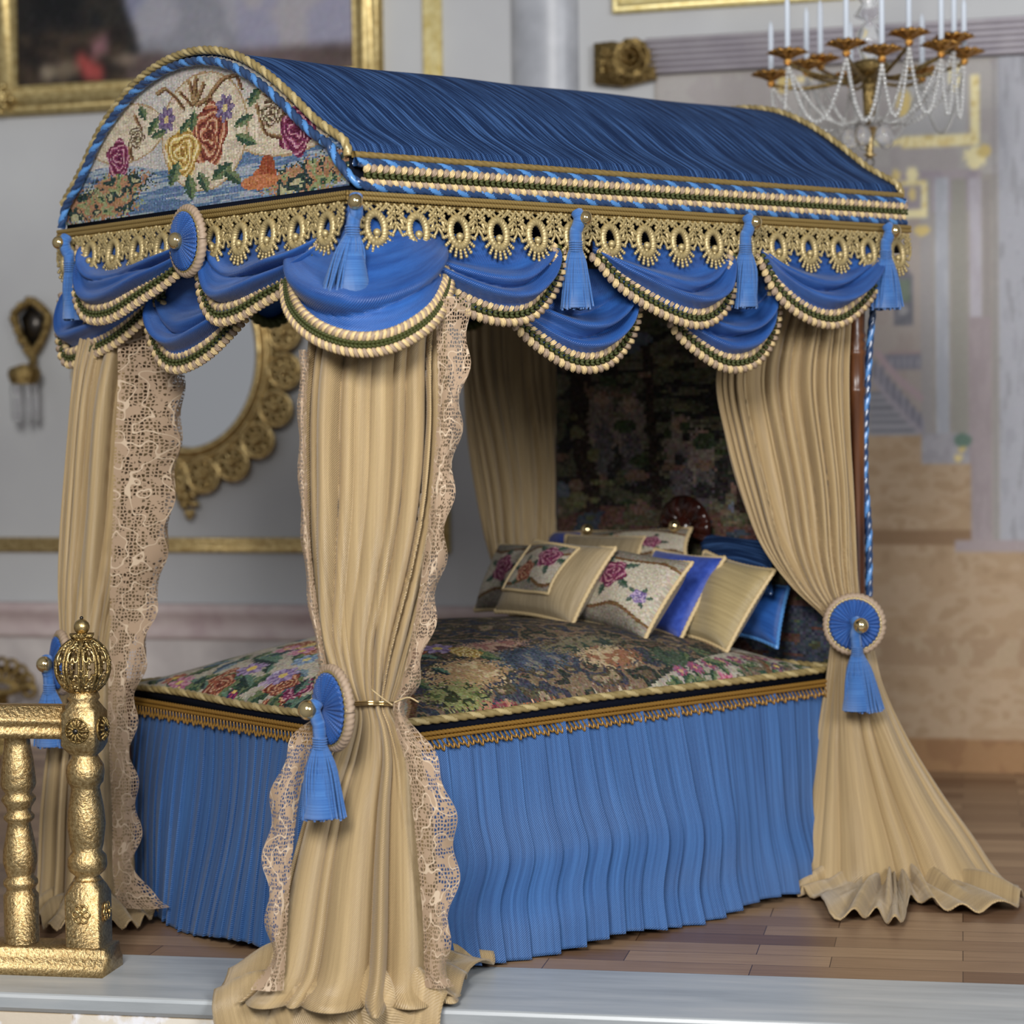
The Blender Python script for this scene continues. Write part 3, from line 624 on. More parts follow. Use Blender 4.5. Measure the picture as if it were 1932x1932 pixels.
def beadstring(mb, p, q, sag, r=.009):
    u = np.linspace(0, 1, 60)[:, None]; P = p + (q - p) * u - UP * sag * 4 * u * (1 - u) ** 1.0; P = resample(P, r * 1.9)
    for x in P: mb.ball(x, r, M['crystal'], 6)
order = sorted(range(len(CC)), key=lambda i: math.atan2((CC[i] - AXC).dot(DV), (CC[i] - AXC).dot(RV)))
for i in range(len(order)):
    p, q = CC[order[i]], CC[order[(i + 1) % len(order)]]; mb = MB(); beadstring(mb, p - UP * .03, q - UP * .03, .24); mb.build('bead_string', t)
    mb = MB(); beadstring(mb, p - UP * .03, AXC + UP * zof(225) + (p - AXC) * V(1, 1, 0) * .12, .10); mb.build('bead_string', t)

# ------------------------------------------------------------------ the canopy bed
CL, CW, ZC = 2.393, 1.60, 2.318
bed = thing('canopy_bed', 'four poster bed with a blue vaulted canopy, blue swags and pleated blue skirt', 'bed', (0, 0, 0))
# vault profile measured on the foot gable: (distance across, height)
prof_px = [(680, 292), (658, 275), (640, 260), (600, 222), (550, 172), (500, 130), (450, 102), (400, 93), (350, 101), (300, 126), (250, 170), (200, 240), (160, 325), (136, 385)]
PR = np.array([hit(x, y, V(0, 0, 0), V(1, 0, 0))[1:] for x, y in prof_px]); PR[0, 0] = max(PR[0, 0], 0.0)
PR[:, 0] = np.clip(PR[:, 0] + .006, 0, CW - .01); PR[3:-1, 1] -= .014; PR[-1] = (CW, ZC + .06)
PR = smooth(PR, 6); PR = resample(PR, .02); NB = len(PR)
XS = np.linspace(0, CL, 40)
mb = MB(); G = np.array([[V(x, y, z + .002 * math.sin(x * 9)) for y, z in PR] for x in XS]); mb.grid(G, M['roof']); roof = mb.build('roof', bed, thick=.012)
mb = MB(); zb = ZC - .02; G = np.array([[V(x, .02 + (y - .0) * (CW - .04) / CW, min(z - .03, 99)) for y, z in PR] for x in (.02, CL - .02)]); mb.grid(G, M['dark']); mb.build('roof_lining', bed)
# gable tapestry
cw, ch = 196, 104; gz0 = ZC; gz1 = PR[:, 1].max() + .01
def gxf(x, y):
    q = hit(x, y, V(0, 0, 0), V(1, 0, 0)); return (1 - q[1] / CW) * cw, (q[2] - gz0) / (gz1 - gz0) * ch
c = Canvas(cw, ch, (206, 192, 170), gxf)
BGc = (208, 190, 162)
c.blot(np.ones((ch, cw), bool), [(176, 172, 168), (190, 182, 172), (182, 176, 170)], 9, 3)
xa, ya = gxf(400, 300)
mk = c.Y < ya + 6 * np.sin(c.X / 21); c.blot(mk, [(118, 138, 164), (86, 112, 148), (150, 160, 170), (104, 126, 156)], 30, 5, 2.2)
for (x, y, rx, ry) in ((235, 255, 30, 21), (540, 225, 36, 24), (385, 250, 30, 40)):
    c.ell(x, y, rx, ry, (168, 138, 100)); c.ell(x, y, rx - 1.2, ry - 1.2, (204, 186, 156)); mk = c.ell(x, y, rx - 1.2, ry - 1.2, None); c.blot(mk, [(204, 186, 156), (196, 178, 150), (210, 194, 166), (188, 172, 148)], 6, int(x))
for (x, y) in ((180, 380), (230, 350), (150, 400), (590, 330), (640, 310), (560, 345), (210, 390)):
    mk = c.ell(x, y, 22, 9, None, 0, 1.2); c.blot(mk, [GR1, (140, 146, 96), (168, 120, 84), GR3, (176, 170, 124), (150, 70, 56)], 6, int(x))
c.ell(500, 335, 8, 7, (176, 92, 52)); c.ell(505, 320, 5, 9, (150, 70, 40)); c.ell(490, 345, 12, 5, (186, 110, 66))
c.rose(395, 255, 12, RED, 1.7); c.rose(345, 290, 12, YEL, 1.4); c.rose(225, 300, 9, PUR, 1.4); c.rose(560, 245, 11, PUR, 1.5)
for (x, y) in ((315, 228), (425, 205)): c.daisy(x, y, 6.5, (96, 76, 112), (126, 108, 138), (206, 184, 124), 1.5)
for (x, y, l, a) in ((290, 240, 7, 1), (300, 255, 6, .3), (330, 330, 9, 1.2), (360, 355, 9, 1.7), (420, 325, 9, .6), (440, 335, 8, 2.4), (460, 230, 7, .4), (465, 265, 8, 2.6), (365, 230, 7, 1.4), (480, 185, 7, 1), (385, 345, 8, 2), (350, 240, 6, .9), (270, 215, 6, 2)):
    c.leaf(x, y, l, a, (GR1, GR2))
for pts in (((296, 178), (312, 170), (332, 186), (346, 205)), ((455, 168), (446, 146), (424, 148), (404, 168), (388, 196)), ((366, 196), (362, 176), (358, 156)), ((366, 196), (368, 170), (370, 148)), ((368, 196), (376, 178), (384, 160)), ((362, 200), (350, 186), (340, 176)), ((372, 200), (386, 190), (398, 186)), ((255, 220), (265, 250), (245, 280), (250, 300)), ((500, 180), (530, 190), (540, 210), (500, 235)), ((485, 200), (500, 250), (530, 260)), ((545, 190), (560, 200))):
    c.line(pts, 1.9, BR2); c.line([(x + 3, y + 3) for x, y in pts], 1.0, BR1)
c.rose(512, 215, 7, [(92, 72, 52), (150, 130, 100), (206, 190, 160)], 1.3); c.rose(258, 262, 6, [(92, 72, 52), (150, 130, 100), (206, 190, 160)], 1.3)
zt = np.interp((1 - (np.arange(cw) + .5) / cw) * CW, PR[:, 0], PR[:, 1]); zc_ = gz0 + (np.arange(ch) + .5) / ch * (gz1 - gz0)
mask = (zc_[:, None] < zt[None] - .006)
gb = stitched_grid(c, lambda U, W_: np.stack([U * 0 - .004, (1 - U) * CW, gz0 + W_ * (gz1 - gz0)], -1), M['stitch'], mask=mask); gb.build('gable_tapestry', bed, flat=True)
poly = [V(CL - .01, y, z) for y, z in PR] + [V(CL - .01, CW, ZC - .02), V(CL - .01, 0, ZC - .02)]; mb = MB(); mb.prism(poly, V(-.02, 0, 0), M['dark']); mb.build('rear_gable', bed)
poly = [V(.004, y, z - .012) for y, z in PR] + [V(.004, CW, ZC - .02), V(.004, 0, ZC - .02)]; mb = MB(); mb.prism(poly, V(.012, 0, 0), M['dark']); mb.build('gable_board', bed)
# fascia board along the sides
mb = MB()
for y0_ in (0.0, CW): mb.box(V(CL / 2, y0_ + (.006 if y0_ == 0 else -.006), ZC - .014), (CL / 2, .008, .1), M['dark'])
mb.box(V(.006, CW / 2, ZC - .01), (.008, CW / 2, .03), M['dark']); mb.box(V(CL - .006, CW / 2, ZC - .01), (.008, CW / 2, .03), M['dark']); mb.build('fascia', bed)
# cords around the vault
ZT = PR[0, 1]
def off_prof(x, out):
    T = np.gradient(PR, axis=0); T /= np.linalg.norm(T, axis=1)[:, None]; n_ = np.stack([T[:, 1] * -1, T[:, 0]], 1)
    if n_[NB // 2, 1] < 0: n_ = -n_
    Q = PR + n_ * out; return np.array([V(x, a, b_) for a, b_ in Q])
mb = MB(); mb.rope(off_prof(-.012, .012), .0135, .03, M['cordgold'], m2=M['cordpale']); mb.build('gold_cord', bed)
lowp = np.vstack([off_prof(-.024, -.022)[4:-1], [V(-.024, CW, ZC - .01)]])
mb = MB(); mb.rope(smooth([V(CL, -.028, ZC - .008), V(1.6, -.028, ZC - .008), V(.8, -.028, ZC - .008), V(.12, -.028, ZC - .006), V(.03, -.034, ZC - .004), V(-.016, -.026, ZC + .018), lowp[0] - V(0, .02, .03), lowp[0], lowp[2]], 6), .0145, .034, M['navycord'], m2=M['skycord_glint']); mb.rope(lowp[2:], .0145, .034, M['navycord'], m2=M['skycord_glint']); mb.build('blue_cord', bed)
mb = MB(); mb.rope(off_prof(CL + .006, .012), .0135, .03, M['cordgold'], m2=M['cordpale']); mb.build('gold_cord', bed)
def side(x, out, z): return V(x, -out, z)
mb = MB(); mb.rope([side(x, .016, ZT + .004) for x in XS], .011, .03, M['laceband']); mb.build('gold_cord', bed)
mb = MB(); mb.rope([side(x, .024, ZT - .018) for x in XS], .0145, .034, M['navycord'], m2=M['skycord_glint']); mb.build('blue_cord', bed)
# gimp braid helper: two rows of yarn tufts with an olive plait between
def gimp(mb, P, nrm_out, wd, step=.021, zig=True):
    """P path (points), nrm_out outward normals per point"""
    P = np.asarray(P, float); Nn = np.asarray(nrm_out, float); Q = resample(np.hstack([P, Nn]), step); P = Q[:, :3]; Nn = Q[:, 3:]
    T = np.gradient(P, axis=0); T /= np.linalg.norm(T, axis=1)[:, None] + 1e-12
    for i in range(len(P)):
        n_ = nrm(Nn[i]); tt = nrm(T[i]); s_ = np.cross(n_, tt)
        for sg in (-1, 1):
            m_ = M['cream'] if (i + (sg > 0)) % 2 else M['taupe']
            cc = P[i] + s_ * sg * wd * .30 + n_ * .008 + tt * step * .25 * sg
            ax1 = nrm(s_ + tt * .5 * sg); ax2 = nrm(np.cross(n_, ax1))
            mb.ball(cc, (wd * .25, step * .46, .011), m_, 8, axes=[ax1, ax2, n_])
            # grooves between strands of each tuft
            mb.ball(cc + ax2 * step * .22 + n_ * .003, (wd * .21, step * .15, .0100), m_, 6, axes=[ax1, ax2, n_])
            mb.ball(cc - ax2 * step * .22 + n_ * .003, (wd * .21, step * .15, .0100), m_, 6, axes=[ax1, ax2, n_])
            ax3 = nrm(tt * .85 + s_ * sg * .5)
            mb.ball(P[i] + s_ * sg * wd * .07 + n_ * .014 + tt * step * .3, (step * .5, wd * .085, .007), M['green'], 6, axes=[ax3, nrm(np.cross(n_, ax3)), n_])
    mb.grid(np.stack([P + np.cross(Nn, T) * wd * .12 * q + Nn * .001 for q in (-1, 1)], 1), M['green'])
zg = (ZT - .018 + ZC - .008) / 2
mb = MB(); gimp(mb, [side(x, .022, zg) for x in np.linspace(.03, CL - .01, 40)], [V(0, -1, .0)] * 40, (ZT - ZC) - .014, .022); mb.build('gimp_braid', bed)

# gold crochet lace with peacock-eye medallions
def medallion(mb, c_, e, n_, s_=1.0, tilt=0):
    """c_ centre of the eye; e horizontal direction, n_ outward"""
    d_ = -UP * math.cos(tilt) + n_ * math.sin(tilt)
    P = [c_ + e * .034 * s_ * math.cos(a) + d_ * (.044 * s_ * math.sin(a) + .004) for a in np.linspace(0, 2 * math.pi, 25)]
    rr = [.0085 * s_ * (1 + .35 * max(0, math.sin(a))) for a in np.linspace(0, 2 * math.pi, 25)]
    mb.rope(P, .0135 * s_, .010, M['lacegold'], lobes=2, per=3, n=8)
    mb.ball(c_ + d_ * .018 * s_ + n_ * .004, .013 * s_, M['lacegold'], 8); mb.ball(c_ + d_ * .034 * s_, .009 * s_, M['lacegold'], 6)
    for k in range(13):
        a = math.pi * (k / 12 * 1.2 - .1); u = e * math.cos(a) * .95 + d_ * math.sin(a); p0 = c_ + e * .036 * s_ * math.cos(a) + d_ * .046 * s_ * math.sin(a)
        ln = (.030 + .012 * math.sin(max(0, min(math.pi, a)))) * s_
        for j in range(4): mb.ball(p0 + u * ln * (j + .5) / 4 + n_ * .002, .0068 * s_, M['lacegold'], 5)
def lace_run(name, a, b_, n_, count, s_=1.0, tilt=0.0):
    mb = MB(); a = np.asarray(a); b_ = np.asarray(b_); e = nrm(b_ - a); ln = np.linalg.norm(b_ - a); st = ln / count
    d_ = -UP * math.cos(tilt) + n_ * math.sin(tilt)
    # header braid
    for z in (0, .013): mb.rope([a - e * .01 - UP * z + n_ * .008, b_ + e * .01 - UP * z + n_ * .008], .008, .012, M['laceband'], lobes=2, per=4, n=8)
    mb.tube([a - UP * .026 + n_ * .006, b_ - UP * .026 + n_ * .006], .005, M['laceband'], 6)
    for i in range(count):
        c_ = a + e * st * (i + .5) + d_ * .098 * s_ + n_ * .008; medallion(mb, c_, e, n_, s_, tilt)
        # bars tying the eye to the header and its neighbour
        for sg in (-1, 1):
            for (x0, y0, x1, y1) in ((.008, .03, .03, .045), (.03, .045, .052, .03), (.052, .03, .075, .045), (.05, .06, .075, .075), (.06, .07, .05, .1), (.075, .09, .058, .12), (.012, .056, .045, .028), (.034, .08, .07, .05), (.04, .035, .075, .062), (.075, .028, .05, .055), (.033, .104, .072, .085), (.0, .05, .025, .03)):
                x0 *= sg * st / .15; x1 *= sg * st / .15
                p0 = c_ - d_ * .098 * s_ + e * x0 + d_ * y0 * s_; p1 = c_ - d_ * .098 * s_ + e * x1 + d_ * y1 * s_
                mb.rope([p0, (p0 + p1) / 2 + n_ * .003, p1], .0048, .009, M['lacegold'], lobes=2, per=3, n=6); mb.ball(p1, .0066, M['lacegold'], 6)
    return mb.build(name, bed)
lz = ZC - .026
lace_run('lace_trim', V(-.03, -.034, lz), V(CL, -.034, lz), V(0, -1, 0), 16, .95, .12)
lace_run('lace_trim', V(-.034, -.03, lz), V(-.034, CW - .02, lz), V(-1, 0, 0), 11, .95, .12)

# swags
def swag(border, n_, p0, folds=5, bul=.05, topdrop=.0, seed=0, m=None, braid=True, wd=.072, back=.0):
    """border: pixels down one side, round the bottom and up the other; lies on the plane through p0 facing n_"""
    m = m or M['blue']
    if isinstance(p0, str):   # wraps round the near corner of the canopy: the facing turns from the foot to the side
        k_ = len(border); ang = [math.pi + math.pi / 2 * j / (k_ - 1) for j in range(k_)]; ns_ = [V(math.cos(a_), math.sin(a_), 0) for a_ in ang]
        B = smooth([hit(x, y, n__ * (.022 + .085 * math.sin(math.pi * j / (k_ - 1))), n__) for j, ((x, y), n__) in enumerate(zip(border, ns_))], 8)
    else: n_ = nrm(n_); B = smooth([hit(x, y, p0, n_) for x, y in border], 8)
    B = resample(B, .012); nu = len(B); u = np.linspace(0, 1, nu)
    if isinstance(p0, str): a_ = math.pi + math.pi / 2 * u; NN = np.stack([np.cos(a_), np.sin(a_), a_ * 0], 1)
    else: NN = np.tile(n_, (nu, 1))
    env = np.sin(math.pi * u) ** .6
    Bo = B + NN * (bul * env)[:, None]
    A_, C_ = B[0], B[-1]; Tt = A_ + (C_ - A_) * u[:, None]; Tt[:, 2] = max(A_[2], C_[2]) + topdrop; Tt = Tt - NN * back
    if isinstance(p0, str):
        Lp = resample(np.array([[-.008, A_[1], 0], [-.012, .04, 0], [-.02, -.02, 0], [.04, -.012, 0], [C_[0], -.008, 0]]), .002); Lp = Lp[np.linspace(0, len(Lp) - 1, nu).astype(int)]; Tt = Lp + UP * (ZC - .05)
    g = np.random.default_rng(seed); nv = 56; rows = []
    for v in np.linspace(0, 1, nv):
        q = v ** 1.05
        sag = Tt * (1 - q) + Bo * q
        a = 0
        for k in range(3):
            fr = folds * (1 - .28 * k); a = a + (.5 ** k) * np.sin(2 * math.pi * (fr * v + .25 * k + .12 * math.sin(3 * k + seed)) + (.9 + .7 * k) * np.sin(math.pi * u * (1 + .3 * math.sin(seed))) + g.random() * 0)
        rid = np.abs(np.sin(math.pi * (folds * .8 * v) + .55 * np.sin(2 * math.pi * u + seed))) ** .55
        amp = .062 * math.sin(math.pi * min(1, v * 1.0)) ** .5 * env ** .7
        vr = min(1, max(0, (v - .34) / .35)); vr = vr * vr * (3 - 2 * vr)
        rows.append(sag + NN * (vr * (amp * (.35 * a + 1.2 * rid)) + vr * bul * .35 * math.sin(math.pi * v) * env)[:, None])
    G = np.array(rows); mb = MB(); mb.grid(G, m); o_ = mb.build('swag', bed, thick=.004)
    if braid:
        mb = MB(); gimp(mb, Bo + NN * .010, NN, wd, .0215); b2 = MB(); b2 = mb.build('braid', o_)
    return o_
FN, SN = V(-1, 0, 0), V(0, -1, 0)
fp, sp_ = V(-.030, 0, 0), V(0, -.030, 0)
fd, sd_ = V(.030, 0, 0), V(0, .030, 0)
# lower tier first (they hang behind the upper tier)
swag([(131, 560), (132, 640), (148, 676), (200, 655), (250, 625), (318, 560)], FN, fd, 4, .02, .08, 1)
swag([(300, 560), (304, 620), (330, 672), (366, 684), (420, 655), (476, 590), (488, 560)], FN, fd, 4, .03, .05, 2)
swag([(958, 560), (966, 606), (1010, 650), (1066, 682), (1122, 678), (1166, 634), (1186, 575), (1190, 540)], SN, sd_, 5, .03, .05, 3)
swag([(1250, 560), (1262, 612), (1302, 655), (1352, 684), (1402, 676), (1436, 634), (1450, 580), (1452, 550)], SN, sd_, 5, .03, .05, 4)
# upper tier
swag([(163, 470), (168, 545), (190, 588), (235, 590), (290, 556), (345, 514), (372, 476)], FN, fp, 4, .04, .03, 5)
swag([(402, 460), (406, 540), (432, 590), (475, 588), (530, 556), (585, 520), (622, 470)], FN, fp, 4, .04, .03, 6)
swag([(756, 470), (786, 524), (846, 570), (915, 594), (975, 588), (1016, 548), (1040, 500), (1046, 470)], SN, sp_, 4, .04, .03, 7)
swag([(1118, 480), (1156, 532), (1222, 578), (1292, 602), (1340, 580), (1364, 530), (1376, 485)], SN, sp_, 4, .04, .03, 8)
swag([(1428, 480), (1452, 545), (1502, 590), (1556, 602), (1604, 572), (1644, 520), (1662, 480)], SN, sp_, 4, .035, .03, 9)
# the corner swag faces diagonally out
swag([(552, 500), (562, 575), (604, 625), (672, 650), (742, 642), (804, 602), (832, 550), (838, 500)], V(-1, -1, 0), 'corner', 3, .02, .10, 10)
# far side and head end, seen from within
for k in range(5):
    x0 = .1 + k * .46; mbp = [V(x0 + .5 * q, CW - .01, ZC - .06 - .26 * math.sin(math.pi * q)) for q in np.linspace(0, 1, 24)]
    G = np.array([[V(p_[0], CW - .01 + .02 * math.sin(v * 9) , (ZC - .02) * (1 - v) + p_[2] * v) for p_ in mbp] for v in np.linspace(0, 1, 14)]); mb = MB(); mb.grid(G, M['blue']); o_ = mb.build('swag', bed, thick=.004)
    mb = MB(); mb.rope(mbp, .02, .03, M['green']); mb.build('braid', o_)

# posts
def post(x, y):
    mb = MB(); z0 = .0; pr = [(.035, 0), (.035, .7), (.03, .72), (.038, .74), (.03, .76), (.024, .8), (.026, 1.2), (.03, 1.7), (.036, 1.72), (.036, 1.73), (.03, 1.74), (.034, 1.78), (.033, 1.84), (.037, 1.85), (.037, 1.86), (.031, 1.87), (.037, 1.885), (.031, 1.90), (.037, 1.915), (.031, 1.93), (.033, 1.97), (.036, 2.12), (.036, 2.33)]
    mb.lathe(pr, V(x, y, 0), M['wood'], 20); return mb.build('post', bed)
RPX = hit(1616, 850, V(0, .06, 0), V(0, 1, 0))[0]
for x, y in ((.14, .12), (.1, CW - .1), (RPX, .06), (CL - .12, CW - .1)): post(x, y)
# bed box and mattress
ZB = .752; BX0_, BX1_, BY0_, BY1_ = .17, 2.10, .11, 1.57
mb = MB(); mb.box(V((BX0_ + BX1_) / 2, (BY0_ + BY1_) / 2, .38), ((BX1_ - BX0_) / 2 - .05, (BY1_ - BY0_) / 2 - .05, .34), M['dark']); mb.build('bed_base', bed)
# headboard tapestry with carved shell
HX = 2.24; cw, ch = 110, 150; hz0, hz1 = .75, 2.28
def hxf(x, y):
    q = hit(x, y, V(HX - .03, 0, 0), V(1, 0, 0)); return (1 - (q[1] - .08) / (CW - .16)) * cw, (q[2] - hz0) / (hz1 - hz0) * ch
c = Canvas(cw, ch, (60, 56, 46), hxf)
c.blot(np.ones((ch, cw), bool), [(58, 62, 44), (84, 82, 60), (44, 40, 36), (98, 92, 70), (70, 62, 50)], 16, 51, 6)
x_, y_ = hxf(1200, 960); mk = c.Y < y_; c.blot(mk, [(128, 110, 86), (90, 84, 62), (104, 72, 60), (70, 76, 90), (84, 88, 62)], 14, 53, 4)
for x, w_ in ((1110, 5), (1130, 4), (1395, 5), (1240, 3)): c.line([(x, 640), (x + 8, 800), (x + 20, 960)], w_, (52, 40, 32))
for x, y, s_ in ((1160, 800, 6), (1210, 810, 6), (1300, 850, 6), (1340, 870, 5)):
    c.ell(x, y, s_, s_ * 2.2, (126, 110, 98), 0, .7); c.ell(x, y - 45, s_ * .5, s_ * .5, (150, 120, 98)); c.ell(x + 4, y + 50, s_ * .7, s_ * 1.8, (92, 84, 84), 0, .7)
for k in range(60): c.ell(1070 + 330 * random.random(), 640 + 340 * random.random(), 1 + 4 * random.random(), 1 + 2 * random.random(), random.choice([(110, 104, 70), (60, 70, 44), (120, 92, 74), (46, 42, 40), (96, 102, 112)]))
c.a *= 1.0
hb = stitched_grid(c, lambda U, W_: np.stack([U * 0 + HX - .03, .08 + (1 - U) * (CW - .06), hz0 + W_ * (hz1 - hz0)], -1), M['stitch']).build('headboard_tapestry', bed, flat=True)
mb = MB(); mb.box(V(HX + .005, CW / 2 + .06, 1.25), (.03, CW / 2 - .02, 1.05), M['mahogany']); hbd = mb.build('headboard', bed)
sc3 = hit(1302, 995, V(HX - .07, 0, 0), V(1, 0, 0)); mb = MB(); G = []
for a in np.linspace(-.15 * math.pi, 1.15 * math.pi, 61):
    rb = .5 + .5 * abs(math.cos(a * 6.5)); row = []
    for q in np.linspace(.05, 1, 9): row.append(sc3 + V(-.05 * math.sin(math.pi * q * .8) * (.55 + .45 * rb), -.135 * q * math.cos(a) * (.97 + .03 * rb), .12 * q * math.sin(a) * (.97 + .03 * rb)))
    G.append(row)
mb.grid(np.array(G), M['mahogany']); mb.ball(sc3 + V(-.03, 0, 0), (.04, .05, .045), M['mahogany'], 12); mb.build('shell_carving', hbd, thick=.01)
# twisted cord hanging by the head post
mb = MB(); mb.rope(smooth([at_depth(1652, 545, 8.0), at_depth(1642, 640, 8.0), at_depth(1633, 800, 8.0), at_depth(1632, 900, 8.0), at_depth(1639, 1000, 8.0), at_depth(1640, 1125, 8.0)], 6), .0135, .04, M['navycord'], m2=M['skycord_glint']); mb.rope(smooth([at_depth(1651, 545, 8.01), at_depth(1637, 700, 8.01), at_depth(1630, 850, 8.01), at_depth(1637, 1000, 8.01), at_depth(1638, 1125, 8.01)], 6), .011, .04, M['navycord'], lobes=2); mb.build('hanging_cord', bed)

# pleated skirt
SX0, SX1, SY0, SY1 = BX0_ - .0, 2.13, BY0_ - .0, BY1_
def skirt():
    cr = .07; path = []; nor = []
    for y in np.linspace(SY1, SY0 + cr, 300): path.append((SX0, y)); nor.append((-1, 0))
    for a in np.linspace(math.pi, 1.5 * math.pi, 40)[1:]: path.append((SX0 + cr + cr * math.cos(a), SY0 + cr + cr * math.sin(a))); nor.append((math.cos(a), math.sin(a)))
    for x in np.linspace(SX0 + cr, SX1, 400)[1:]: path.append((x, SY0)); nor.append((0, -1))
    path = np.array(path); nor = np.array(nor); d0 = np.r_[0, np.cumsum(np.linalg.norm(np.diff(path, axis=0), axis=1))]
    u = 0.0; cols = []; k = 0; g = np.random.default_rng(3)
    LF = SY1 - SY0 - .03
    while u < d0[-1] - .03:
        foot = u < LF; w_ = (.040 + .02 * g.random()) if foot else (.078 + .022 * g.random()); hgt = .6 + .8 * g.random()
        for q, sv in ((0, .0), (.2, .1), (.42, .3), (.64, .56), (.84, .86), (.965, 1.06), (.985, .9)): cols.append((u + w_ * q, sv, hgt, foot))
        u += w_
    cols = np.array([(c_[0], c_[1], c_[2], float(c_[3])) for c_ in cols]); cu, sv, hg, ft = cols.T; ft = ft > .5
    rows = []; zt = ZB - .05; nt_ = 60
    for t_ in np.linspace(0, 1, nt_):
        near = np.exp(-((cu - 1.95) / .6) ** 2)
        ds = cu - .075 * near * (1 / (1 + math.exp(-16 * (t_ - .68)))) + .03 * near * math.exp(-((t_ - .58) / .13) ** 2) + .018 * np.sin(cu * 5 + 2.2 * t_ * 2) * t_ * ~ft - .03 * t_ * np.clip(cu - 2.4, 0, 2)
        ds = np.clip(ds, 0, d0[-1])
        amp = np.where(ft, .004 + .006 * t_, .013 + .025 * t_) * hg
        gather = np.where(ft, .004 * t_ * np.sin(cu * 61), 0)
        bul = .02 + .075 * t_ ** 1.1 + .05 * t_ * np.sin(math.pi * np.clip((cu - 1.45) / 1.95, 0, 1)) ** 2
        bul = bul + np.where(ft, .03 * t_ * np.sin(math.pi * np.clip(cu / 1.5, 0, 1)) + .022 * math.sin(t_ * 4) * np.sin(cu * 7), 0)
        bul = bul * (1 - .75 * np.clip((cu - 3.05) / .4, 0, 1)) * (.4 + .6 * np.clip(cu / .35, 0, 1))
        ripple = (.012 * math.exp(-((t_ - .62) / .16) ** 2) - .012 * math.exp(-((t_ - .85) / .1) ** 2)) * np.sin(cu * 5 + 1) * ~ft
        o_ = bul + amp * sv + gather + ripple; z = zt * (1 - t_) + (.016 + .012 * np.sin(cu * 9)) * t_
        px_ = np.interp(ds, d0, path[:, 0]); py_ = np.interp(ds, d0, path[:, 1]); nx = np.interp(ds, d0, nor[:, 0]); ny = np.interp(ds, d0, nor[:, 1])
        rows.append(np.stack([px_ + nx * o_, py_ + ny * o_, z], 1))
    G = np.array(rows); uv = np.stack([np.tile(cu, (nt_, 1)), np.tile(np.linspace(0, .7, nt_)[:, None], (1, len(cu)))], -1)
    mb = MB(); mb.grid(G, M['skirt'], uv=uv); sk_ = mb.build('bed_skirt', bed, thick=.003); sk_.data.set_sharp_from_angle(angle=.5); return sk_, path, nor, d0
sk_o, spath, snor, sd = skirt()
mb = MB(); fz = ZB - .038; fp_ = np.hstack([spath + snor * .035, np.full((len(spath), 1), fz)])
mb.rope(fp_, .008, .016, M['cordbrass'], lobes=2, per=4, n=8); mb.rope(fp_ - V(0, 0, .014), .007, .014, M['cordbrass'], lobes=2, per=4, n=8)
Q = resample(np.hstack([fp_, snor]), .019)
for i, q in enumerate(Q):
    nn = nrm(V(q[3], q[4], 0)); tt = np.cross(UP, nn); p0 = q[:3] - UP * .02
    mb.tube(smooth([p0 - tt * .009, p0 - UP * .016 + tt * .0 + nn * .004, p0 - UP * (.03 + .006 * math.sin(i * 2.3)) + tt * .014 + nn * .008, p0 - UP * .012 + tt * .017 + nn * .004], 3), .0032, M['cordbrass'], 5)
mb.build('loop_fringe', sk_o)

# ------------------------------------------------------------------ bedspread
BS = thing('bedspread', 'domed needlepoint bedspread with flowers and a dark landscape, edged in gold cord', 'bedspread', (1.13, .84, .72))
def dome(x, y):
    u = (x - BX0_) / (BX1_ - BX0_) * 2 - 1; v = (y - BY0_) / (BY1_ - BY0_) * 2 - 1
    return ZB + .195 * np.clip(1 - np.abs(u) ** 2.4, 0, 1) ** .75 * np.clip(1 - np.abs(v) ** 2.2, 0, 1) ** .7 + .006 * np.sin(x * 9 + y * 5) * (1 - u * u) * (1 - v * v)
cw, ch = 300, 220
def bsx(x, y):
    q = hit(x, y, V(0, 0, ZB + .10), UP)
    for _ in range(12): 
        zz = float(dome(min(max(q[0], BX0_), BX1_), min(max(q[1], BY0_), BY1_))); q = .5 * q + .5 * hit(x, y, V(0, 0, zz), UP)
    return (q[0] - BX0_) / (BX1_ - BX0_) * cw, (q[1] - BY0_) / (BY1_ - BY0_) * ch
c = Canvas(cw, ch, (180, 170, 150), bsx)
c.blot(np.ones((ch, cw), bool), [(168, 158, 140), (178, 168, 148), (160, 150, 134)], 10, 61)
inner = (c.X > cw * (.05 + .30 * np.clip(c.Y / ch * 1.7, 0, 1)) + 4 * np.sin(c.Y / 9)) & (c.X < cw * .86 + 6 * np.sin(c.Y / 8)) & ~((c.X > cw * .56) & (c.Y / ch < (c.X / cw - .56) * .38)) & (c.Y < ch * .93)
c.blot(inner, [(66, 58, 46), (96, 78, 60), (52, 56, 48), (124, 102, 78), (60, 62, 72), (84, 74, 56), (150, 128, 98), (74, 72, 48)], 11, 63, 8)
